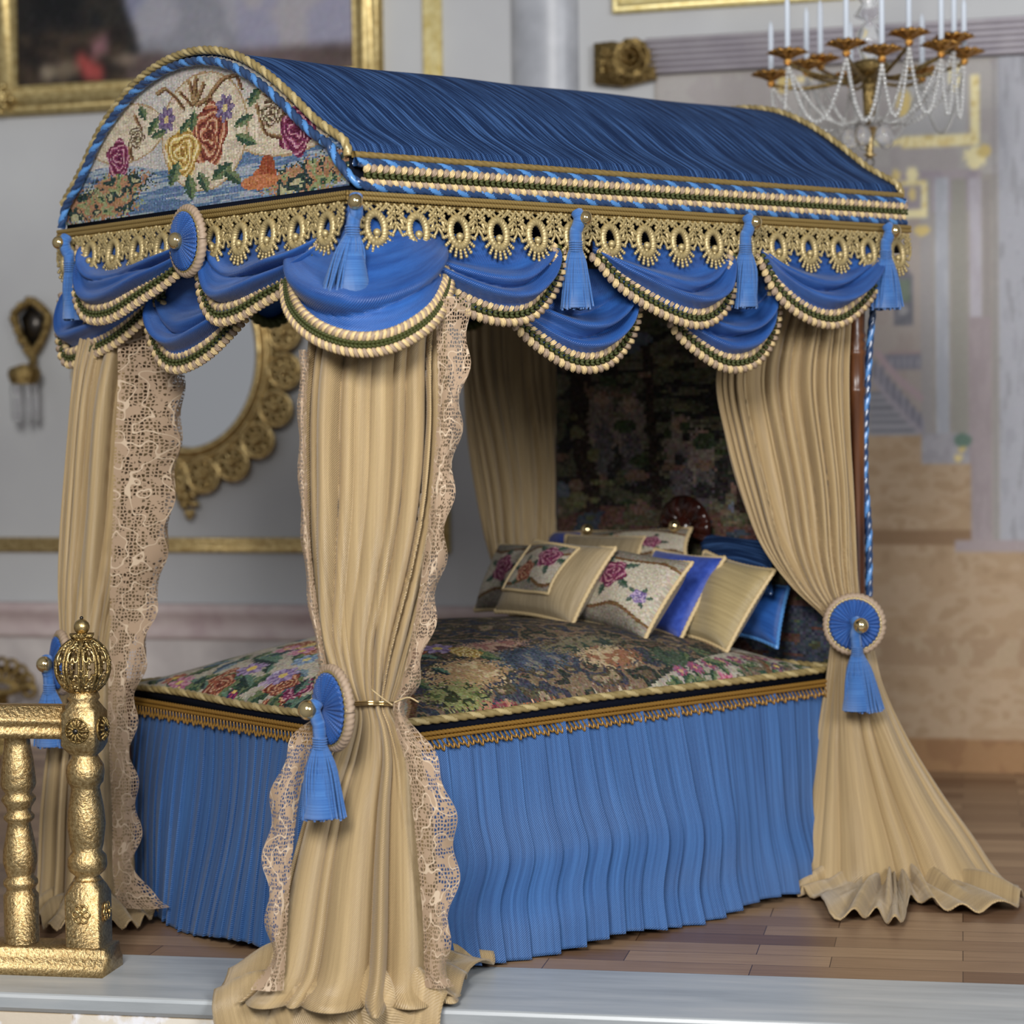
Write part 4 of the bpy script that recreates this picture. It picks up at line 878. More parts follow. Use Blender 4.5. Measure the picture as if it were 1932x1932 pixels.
for (x, y, rx, ry, pal) in ((880, 1270, 22, 14, [(190, 160, 112), (176, 140, 96), (204, 176, 130)]), (950, 1300, 18, 10, [(84, 40, 44), (130, 60, 66), (170, 120, 90)]), (860, 1330, 16, 12, [(88, 96, 52), (140, 140, 84), (60, 66, 40)]), (1010, 1240, 24, 12, [(50, 60, 78), (74, 84, 100), (120, 118, 110)]), (1050, 1290, 22, 8, [(176, 96, 62), (120, 60, 48), (206, 150, 110)]), (1180, 1275, 16, 12, [(150, 136, 112), (110, 84, 66), (178, 160, 132)]), (1100, 1215, 26, 10, [(86, 74, 58), (120, 110, 84), (58, 70, 60)]), (1150, 1240, 18, 10, [(190, 164, 124), (150, 100, 70)]), (1270, 1240, 14, 10, [(44, 58, 52), (70, 86, 66)]), (920, 1220, 24, 8, [(150, 100, 90), (178, 140, 116), (90, 60, 54)]), (1190, 1300, 10, 6, [(190, 120, 84), (214, 160, 120)])):
    mk = c.ell(x, y, rx, ry, None, 0, 1.3); c.blot(mk, pal, 5, int(x + y))
for (x, y, r) in ((430, 1280, 11), (520, 1325, 12), (560, 1300, 9), (400, 1235, 8), (300, 1270, 8)): c.rose(x, y, r, RED if r > 10 else PUR, 1.1)
for (x, y, r, a, b_) in ((370, 1257, 8, (176, 88, 122), (206, 140, 160)), (475, 1262, 10, (120, 96, 140), (162, 140, 176)), (445, 1305, 7, (150, 44, 88), (60, 44, 90)), (520, 1280, 9, (150, 124, 160), (186, 170, 190)), (440, 1235, 9, (104, 130, 160), (140, 160, 180)), (560, 1340, 8, (90, 116, 150), (140, 160, 180)), (330, 1280, 7, (190, 130, 90), (150, 60, 60)), (1380, 1275, 8, (170, 60, 96), (200, 120, 140)), (1465, 1258, 6, (60, 70, 90), (150, 80, 100))):
    c.daisy(x, y, r, a, b_, (222, 190, 90))
for k in range(46):
    x = 270 + 320 * random.random(); y = 1345 - (x - 270) * 0 - 130 * random.random() + (x - 400) * .02; c.leaf(x, y, 5 + 4 * random.random(), random.random() * 3.1, (GR1, GR2) if k % 3 else (GR3, (90, 120, 100)))
xf_ = c.xf; c.xf = None
for k in range(70):
    x = cw * .34 * random.random(); y = ch * (.12 + .85 * random.random()); c.leaf(x, y, 6 + 5 * random.random(), random.random() * 3.1, random.choice([(GR1, GR2), (GR3, (90, 120, 100)), ((70, 90, 110), (120, 140, 150))]))
for k in range(26):
    x = cw * .33 * random.random(); y = ch * (.15 + .8 * random.random()); q_ = k % 5
    if q_ == 0: c.rose(x, y, 9, RED)
    elif q_ == 1: c.daisy(x, y, 9, (120, 96, 140), (162, 140, 176), (212, 184, 96))
    elif q_ == 2: c.daisy(x, y, 8, (170, 92, 122), (200, 144, 160), (212, 184, 96))
    elif q_ == 3: c.daisy(x, y, 8, (104, 130, 160), (140, 160, 180), (206, 190, 120))
    else: c.rose(x, y, 7, YEL)
for k in range(30):
    u_ = random.random(); c.leaf(cw * (.62 + .36 * u_), ch * .12 * u_ * random.random(), 5, random.random() * 3.1, (GR1, GR2))
for k in range(9): c.daisy(cw * (.66 + .04 * k), ch * .035 * (1 + k * .3) * .8, 5, (160, 70, 100), (120, 90, 110), (190, 150, 110))
c.xf = xf_
for k in range(24): c.leaf(1250 + 290 * random.random(), 1250 + 60 * random.random(), 4 + 3 * random.random(), random.random() * 3.1, (GR1, GR2))
xl = (c.X > cw * .86 + 6 * np.sin(c.Y / 8)); 
for k in range(26): c.ell(1400 + 140 * random.random(), 1230 + 55 * random.random(), 5, 1.4, (110, 96, 76), random.random() * 3)
pts = [(cw * (.05 + .30 * min(1, y / ch * 1.7)) + 4 * math.sin(y / 9), y) for y in range(0, ch, 3)]; xf_ = c.xf; c.xf = None; c.line(pts, 2.6, (104, 70, 46)); c.line([(x - 3, y) for x, y in pts], 1.4, (170, 130, 90))
pts = [(cw * .86 + 6 * math.sin(y / 8), y) for y in range(0, ch, 3)]; c.line(pts, 2.6, (116, 80, 52)); c.xf = xf_
stitched_grid(c, lambda U, W_: (lambda X_, Y_: np.stack([X_, Y_, dome(X_, Y_)], -1))(BX0_ + U * (BX1_ - BX0_), BY0_ + W_ * (BY1_ - BY0_)), M['stitch']).build('tapestry', BS)
mb = MB(); mb.rope(smooth([V(BX1_, BY1_, ZB), V(BX0_ + .05, BY1_, ZB), V(BX0_ - .01, BY1_ - .04, ZB), V(BX0_ - .012, 1.2, ZB + .004), V(BX0_ - .014, .8, ZB - .004), V(BX0_ - .012, .4, ZB), V(BX0_ - .01, BY0_ + .05, ZB), V(BX0_ + .05, BY0_ - .01, ZB), V(.6, BY0_ - .014, ZB - .004), V(1.0, BY0_ - .016, ZB + .003), V(1.5, BY0_ - .012, ZB - .002), V(BX1_, BY0_ - .01, ZB), V(BX1_ + .02, BY0_ + .1, ZB + .005), V(BX1_ + .02, .9, ZB)], 10), .0135, .036, M['cordgold'], lobes=3, m2=M['cordpale']); mb.build('cord_edging', BS)
mb = MB(); mb.box(V((BX0_ + BX1_) / 2, (BY0_ + BY1_) / 2, ZB - .025), ((BX1_ - BX0_) / 2 + .012, (BY1_ - BY0_) / 2 + .012, .018), M['dark']); mb.build('mattress_edge', bed)  # near-black strip: shade of the gap under the cord put into the colour

# ------------------------------------------------------------------ cushions
def cushion(name, label, corners, base, lean, puff, m, cord, canvas=None, inset=None, yaw=0.0, beads=None):
    """corners: TL TR BR BL pixels; the pad leans back by `lean` from a foot line through `base`"""
    n_ = V(-math.cos(lean), 0, math.sin(lean)); cy_, sy_ = math.cos(yaw), math.sin(yaw); n_ = V(n_[0] * cy_, n_[0] * sy_, n_[2])
    TL, TR, BR_, BL = [hit(x, y, base, n_) for x, y in corners]
    root = thing(name, label, 'cushion', (BL + BR_) / 2, 'cushions piled at the head of the bed')
    def pos(U, W_, side=1):
        U_, V_ = U[..., None], W_[..., None]
        P = (BL * (1 - U_) + BR_ * U_) * (1 - V_) + (TL * (1 - U_) + TR * U_) * V_
        cc = (BL + BR_ + TL + TR) / 4
        pin = 1 - .10 * (1 - (2 * U - 1) ** 2) * (2 * W_ - 1) ** 2 - .0; pin2 = .10 * (1 - (2 * W_ - 1) ** 2) * (2 * U - 1) ** 2
        e1 = (BR_ - BL); e2 = (TL - BL)
        P = P + e2 * ((pin - 1) * (2 * W_ - 1) * .45)[..., None] - e1 * (pin2 * (2 * U - 1) * .35)[..., None]
        h = puff * np.clip((1 - (2 * U - 1) ** 2) * (1 - (2 * W_ - 1) ** 2), 0, 1) ** .42
        h = h + .1 * puff * np.sin(U * 9 + W_ * 5) * np.clip((1 - (2 * U - 1) ** 4) * (1 - (2 * W_ - 1) ** 4), 0, 1)
        return P + n_ * (side * h)[..., None]
    if canvas is not None: stitched_grid(canvas, pos, M['stitch']).build('front', root)
    else:
        U, W_ = np.meshgrid(np.linspace(0, 1, 30), np.linspace(0, 1, 30)); mb = MB(); mb.grid(pos(U, W_), m); mb.build('front', root)
    U, W_ = np.meshgrid(np.linspace(0, 1, 20), np.linspace(0, 1, 20)); mb = MB(); mb.grid(pos(U, W_, -1), m); mb.build('back', root)
    lp = [(u, 0) for u in np.linspace(0, 1, 20)] + [(1, v) for v in np.linspace(0, 1, 20)] + [(1 - u, 1) for u in np.linspace(0, 1, 20)] + [(0, 1 - v) for v in np.linspace(0, 1, 20)]
    E_ = np.array(lp); mb = MB(); mb.rope(pos(E_[:, 0], E_[:, 1]) + n_ * .0, .0085, .02, cord, lobes=2, per=5, n=8); mb.build('cord_piping', root)
    if inset is not None:
        u0, u1, v0, v1, cv = inset
        f_ = lambda U, W_: pos(u0 + U * (u1 - u0), v0 + W_ * (v1 - v0)) + n_ * .006
        stitched_grid(cv, f_, M['stitch']).build('tapestry_inset', root)
        E2_ = np.array(lp); mb = MB(); mb.rope(f_(E2_[:, 0], E2_[:, 1]), .0065, .018, cord, lobes=2, per=5, n=8); mb.build('inset_cord', root)
    if beads:
        for u, v in beads:
            p_ = pos(np.array([u]), np.array([v]))[0] + n_ * .02; mb = MB(); mb.ball(p_, .023, M['brass'], 16); mb.build('bead', root)
            mb = MB(); mb.lathe([(.012, 0), (.02, -.02), (.035, -.09), (.03, -.1)], p_ - n_ * .02 , M['satin'], 16, lobes=8, lamp=.08); mb.build('tassel', root)
    return root
def rosecanvas(w_, h_, blooms, seed):
    c = Canvas(w_, h_, (184, 172, 150)); yy, xx = c.Y, c.X
    top = yy > h_ * .80 + 3 * np.sin(xx / w_ * 8 + seed); bot = yy < h_ * .17 + 3 * np.sin(xx / w_ * 9 + seed * 2)
    c.a[top | bot] = (136, 126, 110)
    c.line([(x, h_ * .80 + 3 * math.sin(x / w_ * 8 + seed)) for x in range(0, w_, 2)], 2.2, (112, 78, 44)); c.line([(x, h_ * .17 + 3 * math.sin(x / w_ * 9 + seed * 2)) for x in range(0, w_, 2)], 2.2, (112, 78, 44))
    for (u, v, r, cols) in blooms:
        for k in range(5): c.leaf(u * w_ + 1.3 * r * math.cos(k * 1.3 + u * 9), v * h_ + 1.2 * r * math.sin(k * 1.3 + u * 9), r * .55, k * 1.3 + u * 9, (GR1, (84, 98, 84)))
    for (u, v, r, cols) in blooms: c.rose(u * w_, v * h_, r, cols)
    return c
def cb(px, py, z=.93): return hit(px, py, V(0, 0, z), UP)
LEAN = math.radians(38)
# back row first
cushion('cushion', 'cobalt cushion peeping out behind the striped gold one, far left of the back row', [(1040, 1004), (1100, 1004), (1090, 1060), (1020, 1060)], cb(1130, 1150, .92) + V(.02, 0, 0), LEAN, .03, M['cobalt'], M['cordcream'])
rc = rosecanvas(90, 46, [(.3, .5, 9, RED), (.7, .45, 8, PUR)], 3)
cushion('cushion', 'long tapestry bolster with a brass bead tassel at each end, below the shell carving', [(1108, 1004), (1305, 997), (1296, 1060), (1098, 1066)], cb(1170, 1160, .92) + V(.06, 0, 0), LEAN, .04, M['champ'], M['cordcream'], canvas=rc, beads=[(.04, .93), (.90, .93)])
cushion('cushion', 'plain striped gold cushion peeping out behind the front row of tapestry cushions', [(1068, 1010), (1218, 1014), (1200, 1080), (1050, 1076)], cb(1110, 1150, .92) + V(-.06, 0, 0), LEAN, .035, M['champ'], M['cordcream'])
cushion('cushion', 'dark blue silk bolster lying against the headboard on the right, behind the curtain', [(1325, 1008), (1462, 1022), (1455, 1120), (1320, 1110)], cb(1380, 1200, .88) + V(.12, 0, 0), LEAN, .06, M['roof'], M['navycord'])
cushion('cushion', 'ribbed blue silk pillow edged in blue cord, rightmost in the pile', [(1395, 1090), (1488, 1108), (1466, 1222), (1385, 1196)], cb(1430, 1218, .84) + V(.10, 0, 0), LEAN, .05, M['blue'], M['skycord_glint'])
cushion('cushion', 'plain champagne satin cushion between the cobalt one and the ribbed blue pillow', [(1330, 1040), (1462, 1076), (1371, 1230), (1268, 1196)], cb(1340, 1212, .86) + V(.07, 0, 0), LEAN, .07, M['satin'], M['cordcream'])
cushion('cushion', 'plain cobalt blue cushion with cream cord, leaning on the champagne satin one', [(1236, 1036), (1368, 1052), (1284, 1208), (1180, 1180)], cb(1250, 1190, .89) + V(.05, 0, 0), LEAN, .06, M['cobalt'], M['cordcream'])
cushion('cushion', 'large rose tapestry cushion in the middle, overlapping the cobalt blue one', [(1135, 1032), (1306, 1062), (1216, 1208), (1062, 1168)], cb(1150, 1180, .92) + V(.04, 0, 0), LEAN, .09, M['champ'], M['cordcream'], canvas=rosecanvas(76, 66, [(.50, .55, 11, PUR), (.18, .5, 8, RED), (.85, .38, 5, [(110, 90, 140), (170, 150, 180)])], 1))
cushion('cushion', 'rose tapestry cushion at the far left of the pile, half hidden by a framed one', [(944, 1027), (1060, 1030), (1010, 1162), (896, 1152)], cb(960, 1156, .935) + V(.03, 0, 0), LEAN, .07, M['champ'], M['cordcream'], canvas=rosecanvas(60, 56, [(.42, .5, 10, PUR), (.85, .5, 8, RED)], 2))
c2 = rosecanvas(52, 46, [(.68, .66, 10, PUR), (.32, .38, 9, RED)], 5)
cushion('cushion', 'champagne cushion with a corded rose tapestry square set in its front', [(1010, 1020), (1162, 1034), (1080, 1179), (934, 1154)], cb(1010, 1166, .935), LEAN, .08, M['champ'], M['cordcream'], inset=(.10, .74, .20, .87, c2))

# ------------------------------------------------------------------ curtains
def fluted(name_or_parent, levels, folds1, folds2, tsw, m, seed, dirv=None, name='drape', amp=.16, nth=320, nz=110, hem=None, endamp=None):
    """levels: (y px, left px, right px, depth, thickness). A gathered cloth column, fluted all round."""
    g = np.random.default_rng(seed)
    keys = []
    for (y, l, r, dep, b_) in levels:
        c_ = at_depth((l + r) / 2, y, dep); hw = (r - l) / 2 / F * dep; keys.append(np.r_[c_, hw, b_])
    K = smooth(np.array(keys), 8); zz = K[:, 2]; t_ = np.r_[0, np.cumsum(np.abs(np.diff(zz)) + .3 * np.linalg.norm(np.diff(K[:, :2], axis=0), axis=1))]; t_ /= t_[-1]
    T_ = np.linspace(0, 1, nz); K = np.stack([np.interp(T_, t_, K[:, k]) for k in range(5)], 1)
    th = np.linspace(0, 2 * math.pi, nth, endpoint=False)
    def foldf(n_, sd):
        g2 = np.random.default_rng(sd); ed = np.sort(g2.random(n_) * .95 + np.arange(n_)) / n_ * 2 * math.pi; h = .08 + .92 * g2.random(n_)
        ed2 = np.r_[ed, ed[0] + 2 * math.pi]; out = np.zeros(nth)
        for i in range(n_):
            w_ = ed2[i + 1] - ed2[i]; q = ((th - ed2[i]) % (2 * math.pi)) / w_; mk = q < 1; out[mk] = h[i] * np.sin(math.pi * q[mk]) ** .75
        return out
    f1, f2 = foldf(folds1, seed), foldf(folds2, seed + 5)
    e = RV if dirv is None else nrm(dirv); fv = np.cross(e, UP); fv = fv if fv.dot(DV) > 0 else -fv
    G = []
    for i, t in enumerate(T_):
        wgt = 1 / (1 + math.exp(-(t - tsw) * 18)); sh = .25 * math.sin(t * 5 + seed) + .1 * math.sin(t * 13)
        f = np.interp((th + sh) % (2 * math.pi), np.r_[th, 2 * math.pi], np.r_[f1, f1[0]]) * (1 - wgt) + f2 * wgt
        a = amp if endamp is None else amp + (endamp - amp) * max(0, (t - .8) / .2)
        rr = 1 - a * 1.6 + a * 2.2 * f
        x, y = K[i, 3] * np.cos(th), K[i, 4] * np.sin(th)
        sx = K[i, 3] * (1 - .06 + .10 * f) * np.cos(th); sy = K[i, 4] * rr * np.sin(th) + .018 * (f - .5) * np.sign(np.sin(th)) * min(1, K[i, 3] / .1)
        P = K[i, :3] + sx[:, None] * e + sy[:, None] * fv
        if t > .86 and hem: P[:, 2] += hem * ((t - .86) / .14) * (np.sin(th * 5 + seed) * .6 + np.sin(th * 9 + 1) * .5)
        P[:, 2] = np.maximum(P[:, 2], .006 if P[:, :2].dot(SB[:2]).min() > q2 else -.5)
        G.append(P)
    G = np.array(G); mb = MB()
    per = np.tile(np.linspace(0, 1.6, nth)[None], (nz, 1)); zz = np.tile((K[0, 2] - K[:, 2])[:, None], (1, nth))
    mb.grid(G, m, uv=np.stack([per, zz], -1), cv=True); return mb, G
def lace_strip(parent, pts, seed, ruff=.018, name='lace_edging', dthick=.0):
    """pts: (y, left px, right px, depth)"""
    K = smooth(np.array([np.r_[at_depth(l, y, d_), at_depth(r, y, d_)] for y, l, r, d_ in pts]), 10); nu = 14; G = []
    s_ = np.r_[0, np.cumsum(np.linalg.norm(np.diff(K[:, :3], axis=0), axis=1))]
    for i in range(len(K)):
        row = []
        for j in range(nu):
            u = j / (nu - 1); p_ = K[i, :3] * (1 - u) + K[i, 3:] * u; ed = u ** 2
            row.append(p_ - DV * (.02 * math.sin(math.pi * u) + ruff * .5 * math.sin(s_[i] * 16 + seed + 3 * u) * (.4 + ed)) + RV * (ruff * .6 * ed * math.sin(s_[i] * 34 + seed)))
        G.append(row)
    G = np.array(G); uv = np.stack([np.tile(np.linspace(0, .12, nu)[None], (len(K), 1)), np.tile(s_[:, None], (1, nu))], -1); mb = MB(); mb.grid(G, M['lace'], uv=uv)
    return mb.build(name, parent)

# front corner
fc = thing('bed_curtain', 'champagne silk curtain with lace at the nearest bed corner, spilling over the marble step', 'curtain', at_depth(700, 1880, 6.5) * V(1, 1, 0), 'bed curtains')
D0 = 6.47
mb, G = fluted(fc, [(520, 600, 845, D0 + .12, .07), (640, 580, 838, D0 + .11, .075), (800, 568, 842, D0 + .05, .085), (980, 572, 826, D0, .085), (1100, 586, 808, D0, .08), (1200, 600, 788, D0, .07), (1280, 628, 765, D0, .055), (1332, 655, 748, D0, .042), (1370, 648, 770, D0, .05), (1430, 620, 798, D0, .07), (1520, 580, 812, D0, .095), (1640, 545, 826, D0 - .02, .11), (1760, 520, 836, D0 - .04, .125), (1830, 500, 842, D0 - .05, .14), (1862, 474, 850, D0 - .06, .17), (1884, 446, 872, D0 - .08, .21)], 24, 15, .56, M['curtain'], 11, hem=.0, amp=.36, nth=460)
mb.build('drape', fc, thick=.004)
# puddled hem
def puddle(parent, ring_px, inner, seed, hgt=.05):
    R_ = [np.array(p_) for p_ in ring_px]; R_ = smooth(R_ + [R_[0]], 10)[:-1]; n_ = len(R_); g = np.random.default_rng(seed); G = []
    cen = np.array(inner)
    ph = np.linspace(0, 2 * math.pi, n_, endpoint=False)
    arc = np.r_[0, np.cumsum(np.linalg.norm(np.diff(R_, axis=0), axis=1))]
    for q in np.linspace(.35, 1, 26):
        fold = np.sin(arc * 21 + 3 * q + seed) * .5 + np.sin(arc * 11 - 3 * q) * .4 + np.sin(arc * 37 + 2 * q) * .25
        P = cen + (R_ - cen) * (q * (1 + .05 * fold * q))[:, None]
        z = hgt * (1.6 - 1.5 * q) + .065 * np.abs(fold) * math.sin(math.pi * min(1, q * .9 + .05)) + .008 + .016 * (1 + np.sin(ph * 17 + seed)) * q * q
        P = P.copy(); zz = np.maximum(z, .006)
        beyond = np.clip(q2 + .01 - P[:, :2].dot(SB[:2]), 0, 1)
        P[:, 2] = zz - np.where(beyond > 0, beyond * 1.1 + .0, 0)
        P[:, :2] += (SB[:2] * (np.clip(beyond - .06, 0, 1) * .8)[:, None])
        G.append(P)
    mb = MB(); mb.grid(np.array(G), M['curtain'], cv=True); return mb.build('puddled_hem', parent, thick=.005)
puddle(fc, [floor_pt(*q) for q in ((905, 1822), (935, 1828), (880, 1862), (850, 1905), (760, 1940), (650, 1962), (540, 1962), (440, 1946), (408, 1900), (430, 1858), (500, 1838), (620, 1800), (760, 1800), (850, 1830))], floor_pt(665, 1866), 3, .075)
lace_strip(fc, [(560, 822, 880, 6.50), (640, 824, 886, 6.49), (760, 826, 872, 6.44), (900, 816, 856, 6.40), (1050, 800, 838, 6.40), (1180, 780, 816, 6.41), (1280, 760, 790, 6.41), (1330, 742, 766, 6.42), (1380, 748, 790, 6.41), (1450, 768, 832, 6.38), (1540, 780, 856, 6.36), (1640, 790, 862, 6.35), (1740, 798, 850, 6.34), (1820, 800, 842, 6.33), (1862, 802, 862, 6.32)], 1)
lace_strip(fc, [(660, 584, 566, 6.50), (800, 578, 562, 6.43), (1000, 584, 568, 6.40), (1150, 600, 584, 6.40), (1290, 622, 610, 6.41)], 5, .006)
lace_strip(fc, [(1350, 628, 600, 6.42), (1400, 600, 548, 6.40), (1480, 570, 520, 6.38), (1580, 555, 502, 6.36), (1700, 545, 503, 6.35), (1800, 540, 508, 6.33), (1868, 535, 480, 6.31)], 3)
# thin metal tie
mb = MB(); tp = [at_depth(702 + 50 * math.cos(a), 1330 - 6 * math.sin(a), 6.47 - .052 * math.sin(a)) for a in np.linspace(-.5, math.pi + .5, 30)]; mb.tube(tp, .004, M['brass'], 6); mb.tube([q - UP * .007 for q in tp], .003, M['brass'], 6)
mb.tube(smooth([at_depth(740, 1330, 6.40), at_depth(720, 1316, 6.38), at_depth(700, 1300, 6.37)], 5), .0022, M['cordcream'], 5); mb.tube(smooth([at_depth(745, 1325, 6.40), at_depth(770, 1316, 6.38), at_depth(790, 1325, 6.37)], 5), .0022, M['cordcream'], 5); mb.build('tie_wire', fc)

# head corner on the near side
D1 = 7.93; hc = thing('bed_curtain', 'plain champagne silk curtain swept back beside the cushions, fanning over the parquet at right', 'curtain', at_depth(1620, 1690, D1) * V(1, 1, 0), 'bed curtains')
XD = V(1, 0, 0)
mb, G = fluted(hc, [(560, 1398, 1606, D1, .07), (640, 1366, 1602, D1, .07), (720, 1350, 1600, D1, .07), (820, 1366, 1602, D1, .07), (920, 1392, 1608, D1, .065), (1020, 1432, 1614, D1, .06), (1100, 1490, 1620, D1, .055), (1160, 1552, 1626, D1 - .02, .045), (1190, 1570, 1636, D1 - .03, .04), (1230, 1566, 1650, D1 - .03, .045), (1300, 1556, 1668, D1 - .03, .06), (1400, 1538, 1716, D1 - .04, .08), (1500, 1520, 1778, D1 - .06, .10), (1580, 1502, 1836, D1 - .09, .13), (1650, 1486, 1884, D1 - .12, .17), (1688, 1478, 1925, D1 - .16, .24)], 40, 13, .56, M['curtain'], 23, hem=.025, amp=.32, endamp=.26, nth=460)
mb.build('drape', hc, thick=.004)

puddle(hc, [floor_pt(*q) for q in ((1452, 1690), (1500, 1698), (1530, 1700), (1590, 1748), (1650, 1736), (1692, 1758), (1728, 1712), (1790, 1728), (1860, 1728), (1940, 1712), (1900, 1690), (1760, 1672), (1560, 1672), (1480, 1672))], floor_pt(1680, 1660), 8, .03)

# foot corner on the far side
D2 = 7.62; lc = thing('bed_curtain', 'gold curtain with a wide lace band at the foot corner behind the gilt railing', 'curtain', at_depth(180, 1730, D2) * V(1, 1, 0), 'bed curtains')
mb, G = fluted(lc, [(600, 160, 320, D2, .08), (700, 140, 325, D2, .085), (850, 126, 318, D2, .085), (1000, 114, 300, D2, .08), (1100, 110, 285, D2, .075), (1180, 112, 262, D2, .06), (1250, 118, 240, D2, .05), (1290, 110, 238, D2, .05), (1400, 90, 244, D2, .07), (1520, 76, 250, D2, .08), (1640, 70, 256, D2, .09), (1720, 64, 262, D2 - .02, .11)], 26, 12, .5, M['curtain'], 31, hem=.03, amp=.3)
mb.build('drape', lc, thick=.004)
puddle(lc, [floor_pt(*q) for q in ((325, 1728), (290, 1748), (235, 1765), (160, 1752), (90, 1768), (60, 1740), (80, 1700), (180, 1680), (280, 1690))], floor_pt(180, 1715), 5, .06)
lace_strip(lc, [(610, 222, 330, 7.50), (720, 222, 340, 7.49), (850, 216, 332, 7.48), (980, 212, 320, 7.48), (1100, 208, 300, 7.48), (1230, 206, 276, 7.49), (1330, 204, 256, 7.49), (1430, 206, 252, 7.47), (1540, 212, 262, 7.45), (1630, 212, 258, 7.44), (1690, 218, 290, 7.40), (1712, 230, 326, 7.36)], 7, .022)
lace_strip(lc, [(640, 318, 346, 7.54), (760, 318, 346, 7.53), (900, 308, 332, 7.52), (1050, 290, 312, 7.52), (1200, 262, 280, 7.52), (1290, 244, 262, 7.52)], 9, .012)

# far head corner
D3 = 9.0; bc = thing('bed_curtain', 'shadowed champagne curtain hanging beside the dark headboard tapestry, far side of the bed', 'curtain', at_depth(1000, 1090, D3) * V(1, 1, 0), 'bed curtains')
mb, G = fluted(bc, [(560, 866, 1058, D3, .05), (700, 866, 1058, D3, .05), (850, 880, 1058, D3, .05), (1000, 908, 1057, D3, .05), (1080, 930, 1056, D3, .05), (1200, 960, 1050, D3, .04), (1400, 940, 1080, D3, .06), (1560, 930, 1090, D3, .08)], 24, 12, .7, M['curtain'], 41, amp=.24, dirv=V(1, 0, 0) * .75 + RV * .25)
mb.build('drape', bc, thick=.004)

# ------------------------------------------------------------------ tassels and rosettes
def tassel_parts(root, p, length, wd, lean=V(0, 0, 0), bead=.024, bead_dir=None, m=None, seed=0):
    """p: knot point where the bead sits"""
    m = m or M['blue_thread']; bd = nrm(bead_dir) if bead_dir is not None else -DV
    mb = MB(); mb.ball(p + bd * .03, bead, M['brass'], 22); mb.build('bead', root)
    mb = MB(); nk = p + lean * .28 - UP * length * .3
    mb.tube(smooth([p + UP * .025, p + bd * .012, p - UP * .03 + bd * .004, (p + nk) / 2, nk], 5), [.012] + [.019] * 18 + [.015] * 2, m, 16)
    for k in range(5): mb.tube([nk + UP * (.012 - .007 * k) + .0185 * (RV * math.cos(a) + DV * math.sin(a)) for a in np.linspace(0, 2 * math.pi, 18)], .0035, m, 5, cap=False)
    mb.build('tassel_head', root)
    g = np.random.default_rng(seed); mb = MB(); L_ = length * .7; end = p + lean - UP * length
    for ring_, n_ in ((1.0, 46), (.72, 30), (.4, 14)):
        for k in range(n_):
            a = k / n_ * 2 * math.pi + g.random() * .1; rv = RV * math.cos(a) + DV * math.sin(a) * .7; r1 = wd * ring_ * (.93 + .12 * g.random())
            e_ = end + rv * r1 + UP * (.012 * g.random()) + RV * .004 * g.normal()
            P = smooth([nk + rv * .014 * ring_, nk * .62 + end * .38 + rv * (r1 * .66 + .004) + RV * .002 * g.normal(), e_], 4); mb.tube(P, .0036, m, 5)
    mb.lathe([(.012, 0), (wd * .6, -L_ * .45), (wd * .86, -L_ * .96)], nk, m, 18); mb.build('fringe', root)
def canopy_tassel(px, py, n_, p0, bottom, lean_px, wd, label, seed, bdir):
    p = hit(px, py, p0, n_); dep = (p - CAM).dot(DV); e_ = at_depth(px + lean_px, bottom, dep); ln = p[2] - e_[2]
    root = thing('tassel', label, 'tassel', p - UP * ln, 'blue tassels hanging from the canopy edge')
    tassel_parts(root, p, ln, wd, (e_ - p) * V(1, 1, 0), .022, bdir, seed=seed)
canopy_tassel(672, 384, nrm(V(-1, -1, 0)), V(-.075, -.075, 0), 556, -26, .056, 'blue tassel with a brass bead at the nearest corner of the canopy', 1, -DV + UP * .1)
canopy_tassel(1086, 412, SN, V(0, -.085, 0), 586, 0, .043, 'blue tassel with a brass bead in the middle of the long side of the canopy', 2, SN + V(.8, 0, 0))
canopy_tassel(1408, 420, SN, V(0, -.085, 0), 584, -6, .046, 'blue tassel with a brass bead between the two right-hand swags of the canopy', 3, SN + V(.9, 0, 0))
canopy_tassel(1672, 436, SN, V(0, -.085, 0), 586, -2, .052, 'blue tassel at the far right corner of the canopy, against the printed backdrop', 4, SN + V(.9, 0, 0))
canopy_tassel(128, 458, FN, V(-.08, 0, 0), 606, 14, .034, 'blue tassel at the far left corner of the canopy, against the grey wall', 5, FN + V(0, .4, 0))

def rosette_parts(root, c_, n_, R, seed=0, braid=True):
    """pleated silk disc facing n_"""
    n_ = nrm(n_); e = nrm(np.cross(UP, n_)); f_ = np.cross(n_, e); mb = MB(); G = []; na = 160
    for a in np.linspace(0, 2 * math.pi, na, endpoint=False):
        pl = abs(math.sin(a * 17)); row = []
        for q in np.linspace(0, 1, 10): row.append(c_ + (e * math.cos(a) + f_ * math.sin(a)) * R * q * (1 + .02 * pl) + n_ * (.02 * (1 - q * q) + .010 * pl * q ** .5 + .008))
        G.append(row)
    mb.grid(np.array(G), M['blue'], cu=True); mb.build('pleated_disc', root, thick=.003)
    if braid:
        mb = MB(); ths_ = np.linspace(0, 2 * math.pi, 50); P = [c_ + (e * math.cos(a) + f_ * math.sin(a)) * R * 1.12 for a in ths_]
        mb.rope(P, .015, .016, M['taupe'], lobes=2, per=4, n=8); mb.rope([p_ + n_ * .008 for p_ in [c_ + (e * math.cos(a) + f_ * math.sin(a)) * R * 1.05 for a in ths_]], .007, .012, M['cordgold'], lobes=2, per=4, n=8)
        mb.lathe([(R * .2, -.004), (R * 1.1, -.004), (R * 1.1, .004), (R * .2, .004)], c_, M['laceband'], 30, ax=n_); mb.build('braid_rim', root)
